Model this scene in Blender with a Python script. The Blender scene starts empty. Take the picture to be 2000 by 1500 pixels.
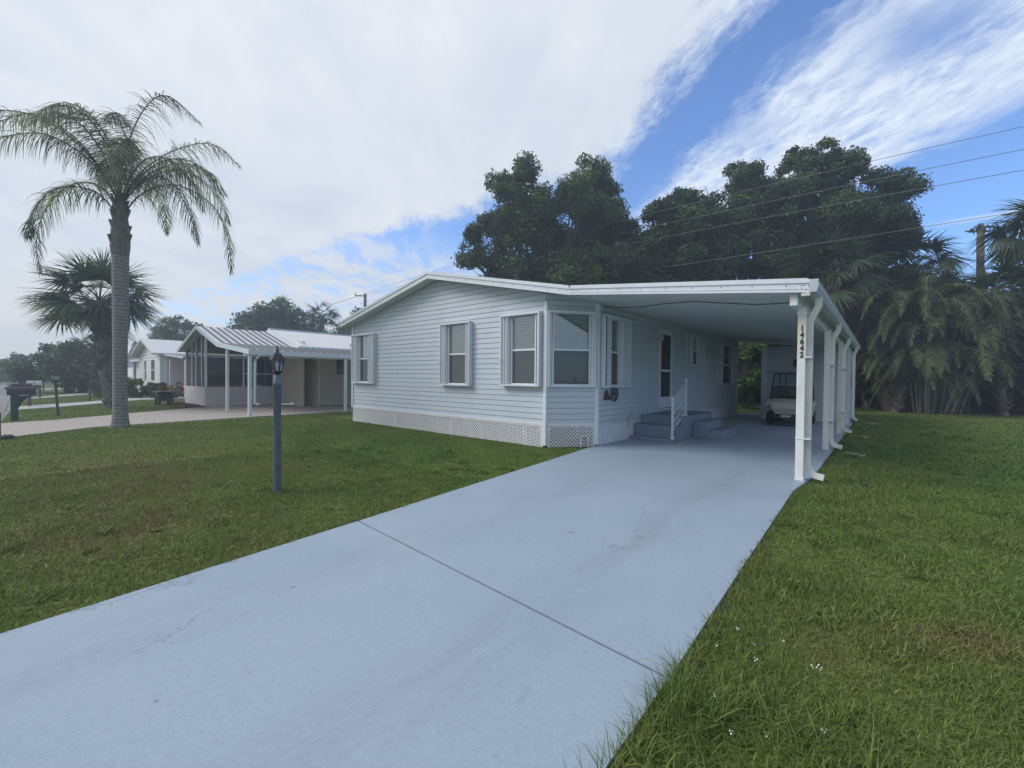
import bpy, math, random
import numpy as np
from mathutils import Vector, Matrix
R=math.radians; PI=math.pi
S=bpy.context.scene; COL=S.collection
rng=np.random.default_rng(7); random.seed(7)
# ------------------------------------------------------------------ helpers
ORG={}
def tag(o,label=None,cat=None,group=None,kind=None):
    if label: o['label']=label
    if cat: o['category']=cat
    if group: o['group']=group
    if kind: o['kind']=kind
    return o
def thing(name,label,cat,loc=(0,0,0),group=None,rz=0):
    o=bpy.data.objects.new(name,None); COL.objects.link(o); o.empty_display_size=.2
    o.location=loc; o.rotation_euler=(0,0,rz); ORG[o.name]=Vector(loc)
    return tag(o,label,cat,group)
def org(o):
    while o is not None:
        if o.name in ORG: return ORG[o.name]
        o=o.parent
    return Vector((0,0,0))
def link(me,name,mats,parent=None,local=False,loc=None):
    o=bpy.data.objects.new(name,me); COL.objects.link(o)
    for m in (mats if isinstance(mats,(list,tuple)) else [mats]): me.materials.append(m)
    if parent is not None:
        o.parent=parent
        if not local:
            me.transform(Matrix.Translation(-org(parent)))
    elif loc is not None:
        me.transform(Matrix.Translation(-Vector(loc))); o.location=loc; ORG[o.name]=Vector(loc)
    return o
class MB:
    def __init__(s,M=None): s.v=[];s.f=[];s.mi=[];s.sm=[];s.M=M
    def add(s,vs,fs,mi=0,sm=False):
        b=len(s.v)
        for p in vs:
            p=Vector(p); s.v.append(tuple(s.M@p) if s.M is not None else tuple(p))
        for f in fs: s.f.append(tuple(i+b for i in f)); s.mi.append(mi); s.sm.append(sm)
    def box(s,x0,x1,y0,y1,z0,z1,mi=0):
        s.add([(x0,y0,z0),(x1,y0,z0),(x1,y1,z0),(x0,y1,z0),(x0,y0,z1),(x1,y0,z1),(x1,y1,z1),(x0,y1,z1)],
              [(0,3,2,1),(4,5,6,7),(0,1,5,4),(1,2,6,5),(2,3,7,6),(3,0,4,7)],mi)
    def bbox(s,x0,x1,y0,y1,z0,z1,b=.01,mi=0):   # box with bevelled (chamfered) edges
        X=[x0,x1];Y=[y0,y1];Z=[z0,z1];vs=[];ix={}
        for i in (0,1):
            for j in (0,1):
                for k in (0,1):
                    sx=b if i==0 else -b; sy=b if j==0 else -b; sz=b if k==0 else -b
                    for a,p in enumerate([(X[i],Y[j]+sy,Z[k]+sz),(X[i]+sx,Y[j],Z[k]+sz),(X[i]+sx,Y[j]+sy,Z[k])]):
                        ix[(i,j,k,a)]=len(vs); vs.append(p)
        fs=[]
        for i in (0,1): fs.append([ix[(i,0,0,0)],ix[(i,1,0,0)],ix[(i,1,1,0)],ix[(i,0,1,0)]])
        for j in (0,1): fs.append([ix[(0,j,0,1)],ix[(1,j,0,1)],ix[(1,j,1,1)],ix[(0,j,1,1)]])
        for k in (0,1): fs.append([ix[(0,0,k,2)],ix[(1,0,k,2)],ix[(1,1,k,2)],ix[(0,1,k,2)]])
        for i in (0,1):
            for j in (0,1): fs.append([ix[(i,j,0,0)],ix[(i,j,1,0)],ix[(i,j,1,1)],ix[(i,j,0,1)]])
        for i in (0,1):
            for k in (0,1): fs.append([ix[(i,0,k,0)],ix[(i,1,k,0)],ix[(i,1,k,2)],ix[(i,0,k,2)]])
        for j in (0,1):
            for k in (0,1): fs.append([ix[(0,j,k,1)],ix[(1,j,k,1)],ix[(1,j,k,2)],ix[(0,j,k,2)]])
        for i in (0,1):
            for j in (0,1):
                for k in (0,1): fs.append([ix[(i,j,k,0)],ix[(i,j,k,1)],ix[(i,j,k,2)]])
        s.add(vs,fs,mi)
    def bar(s,p,q,w,h,up=(0,0,1),mi=0):
        p=Vector(p);q=Vector(q);d=(q-p).normalized();u=Vector(up);a=d.cross(u)
        if a.length<1e-4: a=d.cross(Vector((1,0,0)))
        a.normalize();b=a.cross(d).normalized();a*=w/2;b*=h/2
        vs=[p-a-b,p+a-b,p+a+b,p-a+b,q-a-b,q+a-b,q+a+b,q-a+b]
        s.add(vs,[(0,3,2,1),(4,5,6,7),(0,1,5,4),(1,2,6,5),(2,3,7,6),(3,0,4,7)],mi)
    def tube(s,pts,rad,n=8,cap=True,mi=0,sm=True,jit=0):
        pts=[Vector(p) for p in pts]; m=len(pts)
        if not isinstance(rad,(list,tuple)): rad=[rad]*m
        vs=[];ref=Vector((.013,.997,.031))
        for i,p in enumerate(pts):
            d=(pts[min(i+1,m-1)]-pts[max(i-1,0)]).normalized()
            a=d.cross(ref)
            if a.length<.05: a=d.cross(Vector((1,0,0)))
            a.normalize();b=d.cross(a)
            for k in range(n):
                t=2*PI*k/n; r=rad[i]*(1+(random.uniform(-jit,jit) if jit else 0))
                vs.append(p+a*math.cos(t)*r+b*math.sin(t)*r)
        fs=[(i*n+k,i*n+(k+1)%n,(i+1)*n+(k+1)%n,(i+1)*n+k) for i in range(m-1) for k in range(n)]
        s.add(vs,fs,mi,sm)
        if cap:
            s.add(vs[:n],[tuple(range(n))[::-1]],mi); s.add(vs[-n:],[tuple(range(n))],mi)
    def sweep(s,pts,w,h,up=(0,1,0),mi=0):
        pts=[Vector(p) for p in pts]; m=len(pts); u=Vector(up); vs=[]
        for i,p in enumerate(pts):
            d0=(p-pts[max(i-1,0)]); d1=(pts[min(i+1,m-1)]-p)
            if d0.length<1e-6: d0=d1
            if d1.length<1e-6: d1=d0
            d0=d0.normalized();d1=d1.normalized(); d=(d0+d1).normalized(); a=d.cross(u).normalized(); k=1/max(.5,d.dot(d0))
            a=a*(w/2*k); b=u*h/2
            vs+=[p-a-b,p+a-b,p+a+b,p-a+b]
        f=[(4*i+j,4*i+(j+1)%4,4*i+4+(j+1)%4,4*i+4+j) for i in range(m-1) for j in range(4)]
        s.add(vs,f+[(3,2,1,0),tuple(range(4*m-4,4*m))],mi)
    def lathe(s,prof,n=16,c=(0,0,0),ax='z',mi=0,sm=True):
        vs=[]
        for r,z in prof:
            for k in range(n):
                t=2*PI*k/n; a,b=r*math.cos(t),r*math.sin(t)
                p={'z':(a,b,z),'x':(z,a,b),'y':(a,z,b)}[ax]
                vs.append((p[0]+c[0],p[1]+c[1],p[2]+c[2]))
        m=len(prof)
        s.add(vs,[(i*n+k,i*n+(k+1)%n,(i+1)*n+(k+1)%n,(i+1)*n+k) for i in range(m-1) for k in range(n)],mi,sm)
        if prof[0][0]>1e-4: s.add(vs[:n],[tuple(range(n))[::-1]],mi)
        if prof[-1][0]>1e-4: s.add(vs[-n:],[tuple(range(n))],mi)
    def ext(s,poly,vec,mi=0):     # extrude a polygon
        n=len(poly);a=[Vector(p) for p in poly];v=Vector(vec);b=[p+v for p in a]
        s.add(a+b,[tuple(range(n))[::-1],tuple(range(n,2*n))]+[(i,(i+1)%n,n+(i+1)%n,n+i) for i in range(n)],mi)
    def grid(s,xs,ys,zf,mi=0,sm=False):
        vs=[(x,y,zf(x,y)) for y in ys for x in xs];n=len(xs)
        s.add(vs,[(j*n+i,j*n+i+1,(j+1)*n+i+1,(j+1)*n+i) for j in range(len(ys)-1) for i in range(n-1)],mi,sm)
    def build(s,name,mats,parent=None,local=False,loc=None):
        me=bpy.data.meshes.new(name); me.from_pydata(s.v,[],s.f)
        me.polygons.foreach_set('material_index',s.mi); me.polygons.foreach_set('use_smooth',s.sm)
        me.update()
        return link(me,name,mats,parent,local,loc)
def npmesh(name,V,F4,mat,parent=None,local=False,loc=None,tri=False):
    """V (n,3), F (m,k) with k=4 or 3"""
    me=bpy.data.meshes.new(name); V=np.ascontiguousarray(V,np.float32); k=F4.shape[1]
    me.vertices.add(len(V)); me.vertices.foreach_set('co',V.ravel())
    me.loops.add(F4.size); me.loops.foreach_set('vertex_index',F4.astype(np.int32).ravel())
    me.polygons.add(len(F4)); me.polygons.foreach_set('loop_start',np.arange(0,F4.size,k,dtype=np.int32))
    me.update(calc_edges=True); me.validate()
    return link(me,name,mat,parent,local,loc)
def frame(P0,t,n):   # wall frame: (s, d, z) -> world
    t=Vector((t[0],t[1],0)).normalized();n=Vector((n[0],n[1],0)).normalized()
    return Matrix(((t.x,n.x,0,P0[0]),(t.y,n.y,0,P0[1]),(0,0,1,0),(0,0,0,1)))
# ------------------------------------------------------------------ materials
MAT={}
def newmat(name):
    m=bpy.data.materials.new(name); m.use_nodes=True; nt=m.node_tree
    for n in list(nt.nodes): nt.nodes.remove(n)
    out=nt.nodes.new('ShaderNodeOutputMaterial'); b=nt.nodes.new('ShaderNodeBsdfPrincipled')
    nt.links.new(b.outputs[0],out.inputs[0]); MAT[name]=m
    return m,nt,b,out
def ramp(nt,fac,stops,interp='LINEAR'):
    r=nt.nodes.new('ShaderNodeValToRGB'); r.color_ramp.interpolation=interp
    e=r.color_ramp.elements
    while len(e)>1: e.remove(e[-1])
    e[0].position=stops[0][0]; e[0].color=(*stops[0][1],1)
    for p,c in stops[1:]:
        x=e.new(p); x.color=(*c,1)
    nt.links.new(fac,r.inputs[0]); return r.outputs[0]
def noise(nt,scale,detail=4,rough=.55,vec=None,dist=0,out=0):
    n=nt.nodes.new('ShaderNodeTexNoise'); n.inputs['Scale'].default_value=scale
    n.inputs['Detail'].default_value=detail; n.inputs['Roughness'].default_value=rough; n.inputs['Distortion'].default_value=dist
    if vec is not None: nt.links.new(vec,n.inputs['Vector'])
    return n.outputs[out]
def mth(nt,op,a,b=None,c=None,clamp=False):
    n=nt.nodes.new('ShaderNodeMath'); n.operation=op; n.use_clamp=clamp
    for i,x in enumerate((a,b,c)):
        if x is None: continue
        if isinstance(x,(int,float)): n.inputs[i].default_value=x
        else: nt.links.new(x,n.inputs[i])
    return n.outputs[0]
def mixc(nt,fac,a,b,mode='MIX'):
    n=nt.nodes.new('ShaderNodeMix'); n.data_type='RGBA'; n.blend_type=mode
    for i,x in ((0,fac),(6,a),(7,b)):
        if isinstance(x,(int,float)): n.inputs[i].default_value=x
        elif isinstance(x,tuple): n.inputs[i].default_value=(*x,1)
        else: nt.links.new(x,n.inputs[i])
    return n.outputs[2]
def objvec(nt,scale=None,kind='Object'):
    t=nt.nodes.new('ShaderNodeTexCoord'); v=t.outputs[kind]
    if kind=='World': pass
    if scale:
        m=nt.nodes.new('ShaderNodeMapping'); m.inputs['Scale'].default_value=scale; nt.links.new(v,m.inputs[0]); v=m.outputs[0]
    return v
def worldpos(nt,scale=None):
    g=nt.nodes.new('ShaderNodeNewGeometry'); v=g.outputs['Position']
    if scale:
        m=nt.nodes.new('ShaderNodeMapping'); m.inputs['Scale'].default_value=scale; nt.links.new(v,m.inputs[0]); v=m.outputs[0]
    return v
def bump(nt,b,h,strength=.3,dist=.01):
    n=nt.nodes.new('ShaderNodeBump'); n.inputs['Strength'].default_value=strength; n.inputs['Distance'].default_value=dist
    nt.links.new(h,n.inputs['Height']); nt.links.new(n.outputs[0],b.inputs['Normal'])
def paint(name,c,rough=.5,var=.12,scale=3,metal=0,bmp=.0,dirt=.0,bscale=60,spec=.5):
    m,nt,b,o=newmat(name); v=worldpos(nt)
    n1=noise(nt,scale,5,.6,v)
    lo=tuple(x*(1-var) for x in c); hi=tuple(min(1,x*(1+var*.6)) for x in c)
    col=ramp(nt,n1,[(.3,lo),(.7,hi)])
    if dirt:
        v2=worldpos(nt,(2.5,2.5,.6)); n2=noise(nt,2.2,6,.7,v2)
        f=ramp(nt,n2,[(.5,(0,0,0)),(.75,(dirt,)*3)])
        col=mixc(nt,f,col,tuple(x*.45 for x in (c[0],c[1]*.97,c[2]*.88)))
    nt.links.new(col,b.inputs['Base Color'])
    b.inputs['Roughness'].default_value=rough; b.inputs['Metallic'].default_value=metal; b.inputs['Specular IOR Level'].default_value=spec
    if bmp: bump(nt,b,noise(nt,bscale,4,.6,v),bmp,.004)
    return m
def leafmat(name,c1,c2,c3=None,rough=.55,trans=.25,clump=.35):
    m,nt,b,o=newmat(name); g=nt.nodes.new('ShaderNodeNewGeometry')
    col=ramp(nt,g.outputs['Random Per Island'],[(0,c1),(.75,c2),(1,c3 or c2)])
    n=noise(nt,clump,3,.5,worldpos(nt)); k=ramp(nt,n,[(.34,(.50,.52,.55)),(.5,(.9,.9,.85)),(.66,(1.6,1.5,1.25))])  # noise tone per clump; lit and dark leaves put into the colour
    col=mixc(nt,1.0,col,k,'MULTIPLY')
    nt.links.new(col,b.inputs['Base Color']); b.inputs['Roughness'].default_value=rough; b.inputs['Specular IOR Level'].default_value=.3
    if trans:
        t=nt.nodes.new('ShaderNodeBsdfTranslucent'); nt.links.new(mixc(nt,1.0,col,(1.3,1.5,.6),'MULTIPLY'),t.inputs[0])
        mx=nt.nodes.new('ShaderNodeMixShader'); mx.inputs[0].default_value=trans
        nt.links.new(b.outputs[0],mx.inputs[1]); nt.links.new(t.outputs[0],mx.inputs[2]); nt.links.new(mx.outputs[0],o.inputs[0])
    return m
SID=paint('siding_vinyl',(.53,.59,.66),.42,.05,1.2,dirt=.10)
TRIM=paint('white_trim',(.70,.74,.80),.4,.06,2,dirt=.12)
ROOFW=paint('white_roof_metal',(.70,.71,.73),.38,.07,1.5,dirt=.2)
CEIL=paint('carport_pan_white',(.76,.78,.80),.5,.05,1,dirt=.15)
POSTW=paint('white_post_paint',(.76,.78,.78),.38,.06,5,dirt=.35)
SPOUT=paint('downspout_white',(.80,.80,.78),.42,.06,8,dirt=.5)
SHUT=paint('shutter_white',(.66,.70,.76),.4,.05,4,dirt=.1)
CREAM=paint('cream_trim',(.62,.60,.50),.5,.08,4,dirt=.3)
DARK=paint('unlit_black',(.012,.013,.016),.9,.1)  # near-black colour standing in for the shade of unlit hollows
SCREEN_D=paint('screen_door_mesh',(.030,.028,.034),.7,.15,30)
LATT=paint('lattice_white',(.72,.71,.74),.55,.08,6,dirt=.25)
SKIRT=paint('skirting_white',(.60,.64,.70),.5,.06,3,dirt=.25)
STEPC=paint('painted_concrete_step',(.20,.25,.33),.7,.14,2.5,bmp=.3,dirt=.2)
BLIND=paint('blind_slats',(.62,.68,.66),.6,.1,2)
BLACK=paint('black_paint',(.015,.016,.02),.4,.2,6)
INK=paint('number_black',(.01,.01,.012),.5,.1)
LAMPG=paint('lamp_post_grey',(.10,.125,.16),.55,.25,7,bmp=.3,dirt=.3)
BRONZE=paint('weathered_iron',(.05,.04,.045),.6,.3,20)
SCREW=paint('rusty_screw',(.06,.05,.05),.6,.3)
TIRE=paint('tire_rubber',(.018,.018,.02),.8,.2,10)
CHROME=paint('dull_metal',(.45,.46,.48),.35,.1,10,metal=.8)
CARTW=paint('cart_cream_body',(.62,.62,.57),.25,.05,3)
CARTSEAT=paint('cart_seat_vinyl',(.55,.50,.34),.5,.08,8)
CARTG=paint('cart_roof_grey',(.30,.34,.38),.5,.08,4)
STUC=paint('neighbour_stucco',(.56,.54,.56),.9,.12,5,bmp=.5,bscale=40)
BEIGE=paint('beige_siding',(.48,.45,.37),.6,.05,1.5)
NROOF=paint('neighbour_roof_metal',(.62,.62,.65),.35,.10,1.5,dirt=.25)
NRIB=paint('roof_rib_dark_grey',(.12,.13,.15),.6,.15,3)  # dark grey of the roof pan seams
NTRIM=paint('neighbour_trim',(.62,.68,.74),.5,.08,2,dirt=.2)
WHITEW=paint('white_lap_siding',(.78,.76,.76),.5,.05,1.5)
DKWIN=paint('dark_window_glass',(.02,.025,.03),.08,.1)
GREYR=paint('grey_shingle',(.13,.13,.16),.85,.2,8,bmp=.5)
WOODP=paint('weathered_wood',(.10,.085,.07),.85,.3,9,bmp=.6)
MAILB=paint('mailbox_brown',(.055,.045,.06),.5,.2,9)
MAILG=paint('mailbox_green_post',(.02,.07,.06),.55,.2,9)
REDCAR=paint('red_car_paint',(.42,.02,.035),.25,.05,2)
POLEW=paint('utility_pole_wood',(.16,.14,.13),.9,.25,8)
HOSE=paint('hose_yellow_green',(.45,.55,.22),.5,.1,9)
CLAY=paint('terracotta',(.28,.10,.07),.8,.2,9)
SPLASH=paint('splash_block_pale',(.36,.35,.29),.8,.15,9,bmp=.4)
FLOWER=paint('white_petals',(.8,.8,.78),.6,.1,9)
def glassmat(name,tint,gloss=.12,rough=.03):
    m,nt,b,o=newmat(name); nt.nodes.remove(b)
    t=nt.nodes.new('ShaderNodeBsdfTransparent'); t.inputs[0].default_value=(*tint,1)
    g=nt.nodes.new('ShaderNodeBsdfGlossy'); g.inputs['Roughness'].default_value=rough; g.inputs[0].default_value=(.9,.95,1,1)
    f=nt.nodes.new('ShaderNodeFresnel'); f.inputs[0].default_value=1.5
    k=mth(nt,'ADD',mth(nt,'MULTIPLY',f.outputs[0],1.6),gloss-.05,clamp=True)
    mx=nt.nodes.new('ShaderNodeMixShader'); nt.links.new(k,mx.inputs[0]); nt.links.new(t.outputs[0],mx.inputs[1]); nt.links.new(g.outputs[0],mx.inputs[2])
    nt.links.new(mx.outputs[0],o.inputs[0]); return m
GLASS=glassmat('window_glass',(.78,.88,.85),.20)
GLASSL=glassmat('lantern_glass',(.8,.82,.85),.16,.15)
GLASSC=glassmat('cart_windshield',(.72,.76,.8),.06)
def meshscreen(name,c,op):
    m,nt,b,o=newmat(name); t=nt.nodes.new('ShaderNodeBsdfTransparent'); mx=nt.nodes.new('ShaderNodeMixShader'); mx.inputs[0].default_value=op
    b.inputs['Base Color'].default_value=(*c,1); b.inputs['Roughness'].default_value=.8
    nt.links.new(t.outputs[0],mx.inputs[1]); nt.links.new(b.outputs[0],mx.inputs[2]); nt.links.new(mx.outputs[0],o.inputs[0]); return m
INSECT=meshscreen('insect_screen',(.07,.08,.09),.45)
PORCHS=meshscreen('porch_screen',(.045,.05,.06),.72)
# lawn colour shared by soil sheet and blades
def lawncol(nt):
    v=worldpos(nt); sp=nt.nodes.new('ShaderNodeSeparateXYZ'); nt.links.new(v,sp.inputs[0]); x,y=sp.outputs[0],sp.outputs[1]
    n1=noise(nt,.45,4,.6,v,.6); n2=noise(nt,2.3,5,.65,v)
    def blob(cx,cy,rx,ry):
        a=mth(nt,'POWER',mth(nt,'DIVIDE',mth(nt,'SUBTRACT',x,cx),rx),2); b=mth(nt,'POWER',mth(nt,'DIVIDE',mth(nt,'SUBTRACT',y,cy),ry),2)
        return mth(nt,'POWER',2.718,mth(nt,'MULTIPLY',mth(nt,'ADD',a,b),-1.0))
    dry=mth(nt,'ADD',mth(nt,'MULTIPLY',blob(-7.2,.9,2.6,1.6),.14),mth(nt,'MULTIPLY',blob(.45,3.7,.4,.35),.20))
    dry=mth(nt,'ADD',dry,mth(nt,'MULTIPLY',blob(-10.5,1.2,3.2,1.4),.09))
    dry=mth(nt,'ADD',dry,mth(nt,'MULTIPLY',blob(-.2,3.2,.3,.5),.10))
    grn=mth(nt,'ADD',mth(nt,'MULTIPLY',blob(-8.0,5.2,3.6,1.8),.16),mth(nt,'MULTIPLY',blob(2.5,14,4,8),.12))
    f=mth(nt,'ADD',mth(nt,'MULTIPLY',n1,.62),mth(nt,'MULTIPLY',n2,.38))
    f=mth(nt,'SUBTRACT',mth(nt,'ADD',f,dry),grn)
    return ramp(nt,f,[(.28,(.082,.158,.034)),(.43,(.125,.185,.044)),(.60,(.165,.198,.058)),(.78,(.195,.165,.080))]),v
def grassmat():
    m,nt,b,o=newmat('grass_blades'); col,v=lawncol(nt); g=nt.nodes.new('ShaderNodeNewGeometry')
    k=ramp(nt,g.outputs['Random Per Island'],[(0,(.62,.66,.6)),(.6,(1.1,1.1,1.0)),(.93,(1.35,1.3,1.25)),(1,(2.2,1.8,1.3))])
    col=mixc(nt,1.0,col,k,'MULTIPLY'); nt.links.new(col,b.inputs['Base Color']); b.inputs['Roughness'].default_value=.6; b.inputs['Specular IOR Level'].default_value=.25
    t=nt.nodes.new('ShaderNodeBsdfTranslucent'); nt.links.new(col,t.inputs[0]); mx=nt.nodes.new('ShaderNodeMixShader'); mx.inputs[0].default_value=.25
    nt.links.new(b.outputs[0],mx.inputs[1]); nt.links.new(t.outputs[0],mx.inputs[2]); nt.links.new(mx.outputs[0],o.inputs[0]); return m
def soilmat():
    m,nt,b,o=newmat('lawn_ground'); col,v=lawncol(nt)
    n=noise(nt,14,6,.7,v); k=ramp(nt,n,[(.3,(.45,.45,.42)),(.7,(1.15,1.15,1.1))])
    col=mixc(nt,1.0,col,k,'MULTIPLY'); n3=noise(nt,90,3,.6,v)
    col=mixc(nt,1.0,col,ramp(nt,n3,[(.3,(.55,.55,.55)),(.7,(1.3,1.3,1.3))]),'MULTIPLY')
    nt.links.new(col,b.inputs['Base Color']); b.inputs['Roughness'].default_value=.95; b.inputs['Specular IOR Level'].default_value=.1
    bump(nt,b,n,.8,.04); return m
GRASS=grassmat(); SOIL=soilmat()
def drivemat():
    m,nt,b,o=newmat('painted_driveway'); v=worldpos(nt)
    a=noise(nt,.7,5,.6,v,.4); col=ramp(nt,a,[(.3,(.275,.350,.432)),(.7,(.325,.395,.472))])
    s=noise(nt,26,5,.75,v); col=mixc(nt,1.0,col,ramp(nt,s,[(.28,(.86,.86,.86)),(.5,(1,1,1)),(.8,(1.06,1.06,1.06))]),'MULTIPLY')
    f=noise(nt,140,2,.5,v); col=mixc(nt,1.0,col,ramp(nt,f,[(.25,(.80,.80,.80)),(.5,(1,1,1)),(.8,(1.1,1.1,1.1))]),'MULTIPLY')
    w=noise(nt,1.9,6,.75,worldpos(nt,(1,.55,1)),.8); col=mixc(nt,ramp(nt,w,[(.60,(0,0,0)),(.74,(.30,.30,.30))]),col,(.17,.205,.27))
    d=noise(nt,5.5,3,.5,v); col=mixc(nt,ramp(nt,d,[(.735,(0,0,0)),(.75,(.6,.6,.6))]),col,(.13,.14,.17))
    sx=nt.nodes.new('ShaderNodeSeparateXYZ'); nt.links.new(v,sx.inputs[0])
    tr=mth(nt,'ABSOLUTE',mth(nt,'SUBTRACT',mth(nt,'ABSOLUTE',mth(nt,'ADD',sx.outputs[0],2.45)),.78))      # worn wheel tracks
    tn=noise(nt,1.1,6,.7,worldpos(nt,(2.2,.5,1)),.5)
    tf=mth(nt,'MULTIPLY',ramp(nt,tr,[(.05,(1,1,1)),(.42,(0,0,0))]),ramp(nt,tn,[(.42,(0,0,0)),(.66,(.34,.34,.34))]))
    col=mixc(nt,tf,col,(.19,.215,.255))
    vr=nt.nodes.new('ShaderNodeTexVoronoi'); vr.feature='DISTANCE_TO_EDGE'; vr.inputs['Scale'].default_value=.42
    wv=nt.nodes.new('ShaderNodeVectorMath'); wv.operation='ADD'; nt.links.new(v,wv.inputs[0]); nv=noise(nt,3.0,6,.7,v,0,1); vs_=nt.nodes.new('ShaderNodeVectorMath'); vs_.operation='SCALE'; vs_.inputs[3].default_value=.5; nt.links.new(nv,vs_.inputs[0]); nt.links.new(vs_.outputs[0],wv.inputs[1]); nt.links.new(wv.outputs[0],vr.inputs['Vector'])
    ck=mth(nt,'MULTIPLY',ramp(nt,vr.outputs['Distance'],[(0,(1,1,1)),(.0035,(0,0,0))]),ramp(nt,noise(nt,.6,2,.5,v),[(.50,(0,0,0)),(.58,(.55,.55,.55))]))
    col=mixc(nt,ck,col,(.09,.10,.12))
    sc=noise(nt,9,2,.4,worldpos(nt,(1,1.7,1)),1.5); col=mixc(nt,ramp(nt,sc,[(.765,(0,0,0)),(.775,(.55,.55,.55))]),col,(.50,.54,.60))
    nt.links.new(col,b.inputs['Base Color']); b.inputs['Roughness'].default_value=.50; b.inputs['Specular IOR Level'].default_value=.35
    bump(nt,b,mth(nt,'ADD',mth(nt,'MULTIPLY',s,.6),mth(nt,'MULTIPLY',f,.4)),.35,.004); return m
DRIVE=drivemat()
def aggmat(name,c,var=.2):
    m,nt,b,o=newmat(name); v=worldpos(nt); s=noise(nt,9,5,.7,v); f=noise(nt,45,3,.6,v)
    col=ramp(nt,s,[(.3,tuple(x*(1-var) for x in c)),(.7,tuple(x*(1+var) for x in c))])
    col=mixc(nt,1.0,col,ramp(nt,f,[(.3,(.72,.72,.72)),(.7,(1.2,1.2,1.2))]),'MULTIPLY')
    nt.links.new(col,b.inputs['Base Color']); b.inputs['Roughness'].default_value=.9; bump(nt,b,f,.4,.01); return m
AGG=aggmat('aggregate_concrete',(.40,.36,.33)); ROADM=aggmat('road_asphalt_worn',(.22,.21,.215),.12); CONC=aggmat('pale_concrete',(.42,.43,.44),.12)
def barkmat(name,c,ring=0,sc=14):
    m,nt,b,o=newmat(name); v=worldpos(nt,(1,1,.35) if not ring else (1,1,1)); n=noise(nt,sc,6,.7,v)
    f=n
    if ring:
        w=nt.nodes.new('ShaderNodeTexWave'); w.wave_type='BANDS'; w.bands_direction='Z'; w.inputs['Scale'].default_value=ring; w.inputs['Distortion'].default_value=1.6; w.inputs['Detail'].default_value=3
        nt.links.new(worldpos(nt),w.inputs[0]); f=mth(nt,'ADD',mth(nt,'MULTIPLY',n,.82),mth(nt,'MULTIPLY',w.outputs['Fac'],.18))
    col=ramp(nt,f,[(.25,tuple(x*.45 for x in c)),(.5,c),(.75,tuple(x*1.5 for x in c))])
    nt.links.new(col,b.inputs['Base Color']); b.inputs['Roughness'].default_value=.92; bump(nt,b,f,.8,.03); return m
BARK=barkmat('oak_bark',(.09,.078,.068)); PBARK=barkmat('queen_palm_bark',(.21,.205,.20),3.2); SBARK=barkmat('sabal_boots',(.17,.155,.135),0,9)
DBARK=barkmat('dead_palm_bark',(.28,.23,.20),0,7)
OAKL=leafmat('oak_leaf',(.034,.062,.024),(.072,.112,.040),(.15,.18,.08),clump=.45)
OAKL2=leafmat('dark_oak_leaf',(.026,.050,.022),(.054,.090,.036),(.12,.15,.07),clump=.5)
FARL=leafmat('far_leaf',(.05,.085,.045),(.08,.13,.06),(.13,.17,.08),clump=.3)
HEDGEL=leafmat('hedge_leaf',(.03,.065,.02),(.055,.10,.03),(.10,.13,.05),clump=.8)
SHRUBL=leafmat('olive_shrub_leaf',(.045,.075,.03),(.085,.115,.045),(.13,.14,.07),clump=.5)
PALML=leafmat('queen_palm_leaflet',(.11,.135,.11),(.16,.185,.145),(.21,.225,.17),trans=.35,clump=.8)
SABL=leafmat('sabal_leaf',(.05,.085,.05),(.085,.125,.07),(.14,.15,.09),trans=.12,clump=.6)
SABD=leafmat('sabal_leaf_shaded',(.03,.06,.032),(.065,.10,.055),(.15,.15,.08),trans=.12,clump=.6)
DRYF=leafmat('dry_frond',(.14,.11,.06),(.20,.16,.10),(.25,.2,.13),trans=.1)
AREL=leafmat('areca_leaflet',(.045,.075,.035),(.085,.118,.055),(.19,.18,.11),trans=.12,clump=.7)
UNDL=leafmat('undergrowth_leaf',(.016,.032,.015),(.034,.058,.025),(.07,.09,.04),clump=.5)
VINEL=leafmat('vine_leaf',(.05,.11,.03),(.09,.17,.05),(.18,.25,.12),clump=1.2)
MULCHM=leafmat('mulch_chips',(.10,.05,.035),(.17,.09,.06),(.25,.16,.11),trans=0,clump=2)
# ------------------------------------------------------------------ vegetation builders
def unit(a): return a/np.maximum(np.linalg.norm(a,axis=-1,keepdims=True),1e-9)
def leaf_quads(C,D,N,L,W):
    """rhombic leaves: centres C, direction D, normal N, lengths L, widths W"""
    Sd=unit(np.cross(D,N)); L=L[:,None];W=W[:,None]
    V=np.stack([C-D*L*.5,C+Sd*W*.5,C+D*L*.5,C-Sd*W*.5],1).reshape(-1,3)
    F=np.arange(len(C)*4).reshape(-1,4); return V,F
def rdir(n,g=rng): return unit(g.normal(size=(n,3)))
def cluster_leaves(cl,per,size,g,flat=.75):
    """cl (k,4): centre + radius"""
    Vs=[];tot=0;Cs=[];Ds=[];Ns=[]
    w=cl[:,3]**2.2; cnt=np.maximum(20,(per*len(cl)*w/w.sum()).astype(int))
    for (x,y,z,r),n in zip(cl,cnt):
        d=rdir(n,g); rad=r*(g.random(n)**.45)*(1+.25*np.sin(d[:,0]*5+x)*np.cos(d[:,2]*6+y))
        p=d*rad[:,None]; p[:,2]*=flat
        Cs.append(p+np.array([x,y,z])); nn=unit(d*.7+g.normal(size=(n,3))*.7+np.array([0,0,.5])); Ns.append(nn)
        dd=unit(np.cross(nn,g.normal(size=(n,3)))+np.array([0,0,-.25])); Ds.append(dd)
    C=np.concatenate(Cs);D=np.concatenate(Ds);N=np.concatenate(Ns);n=len(C)
    L=size*(.6+.8*g.random(n)); return leaf_quads(C,D,N,L,L*.55)
U0=np.array([math.cos(R(40.55)),math.sin(R(40.55))])   # a horizontal axis used to lay crowns out
W0=np.array([-U0[1],U0[0]])
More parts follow.
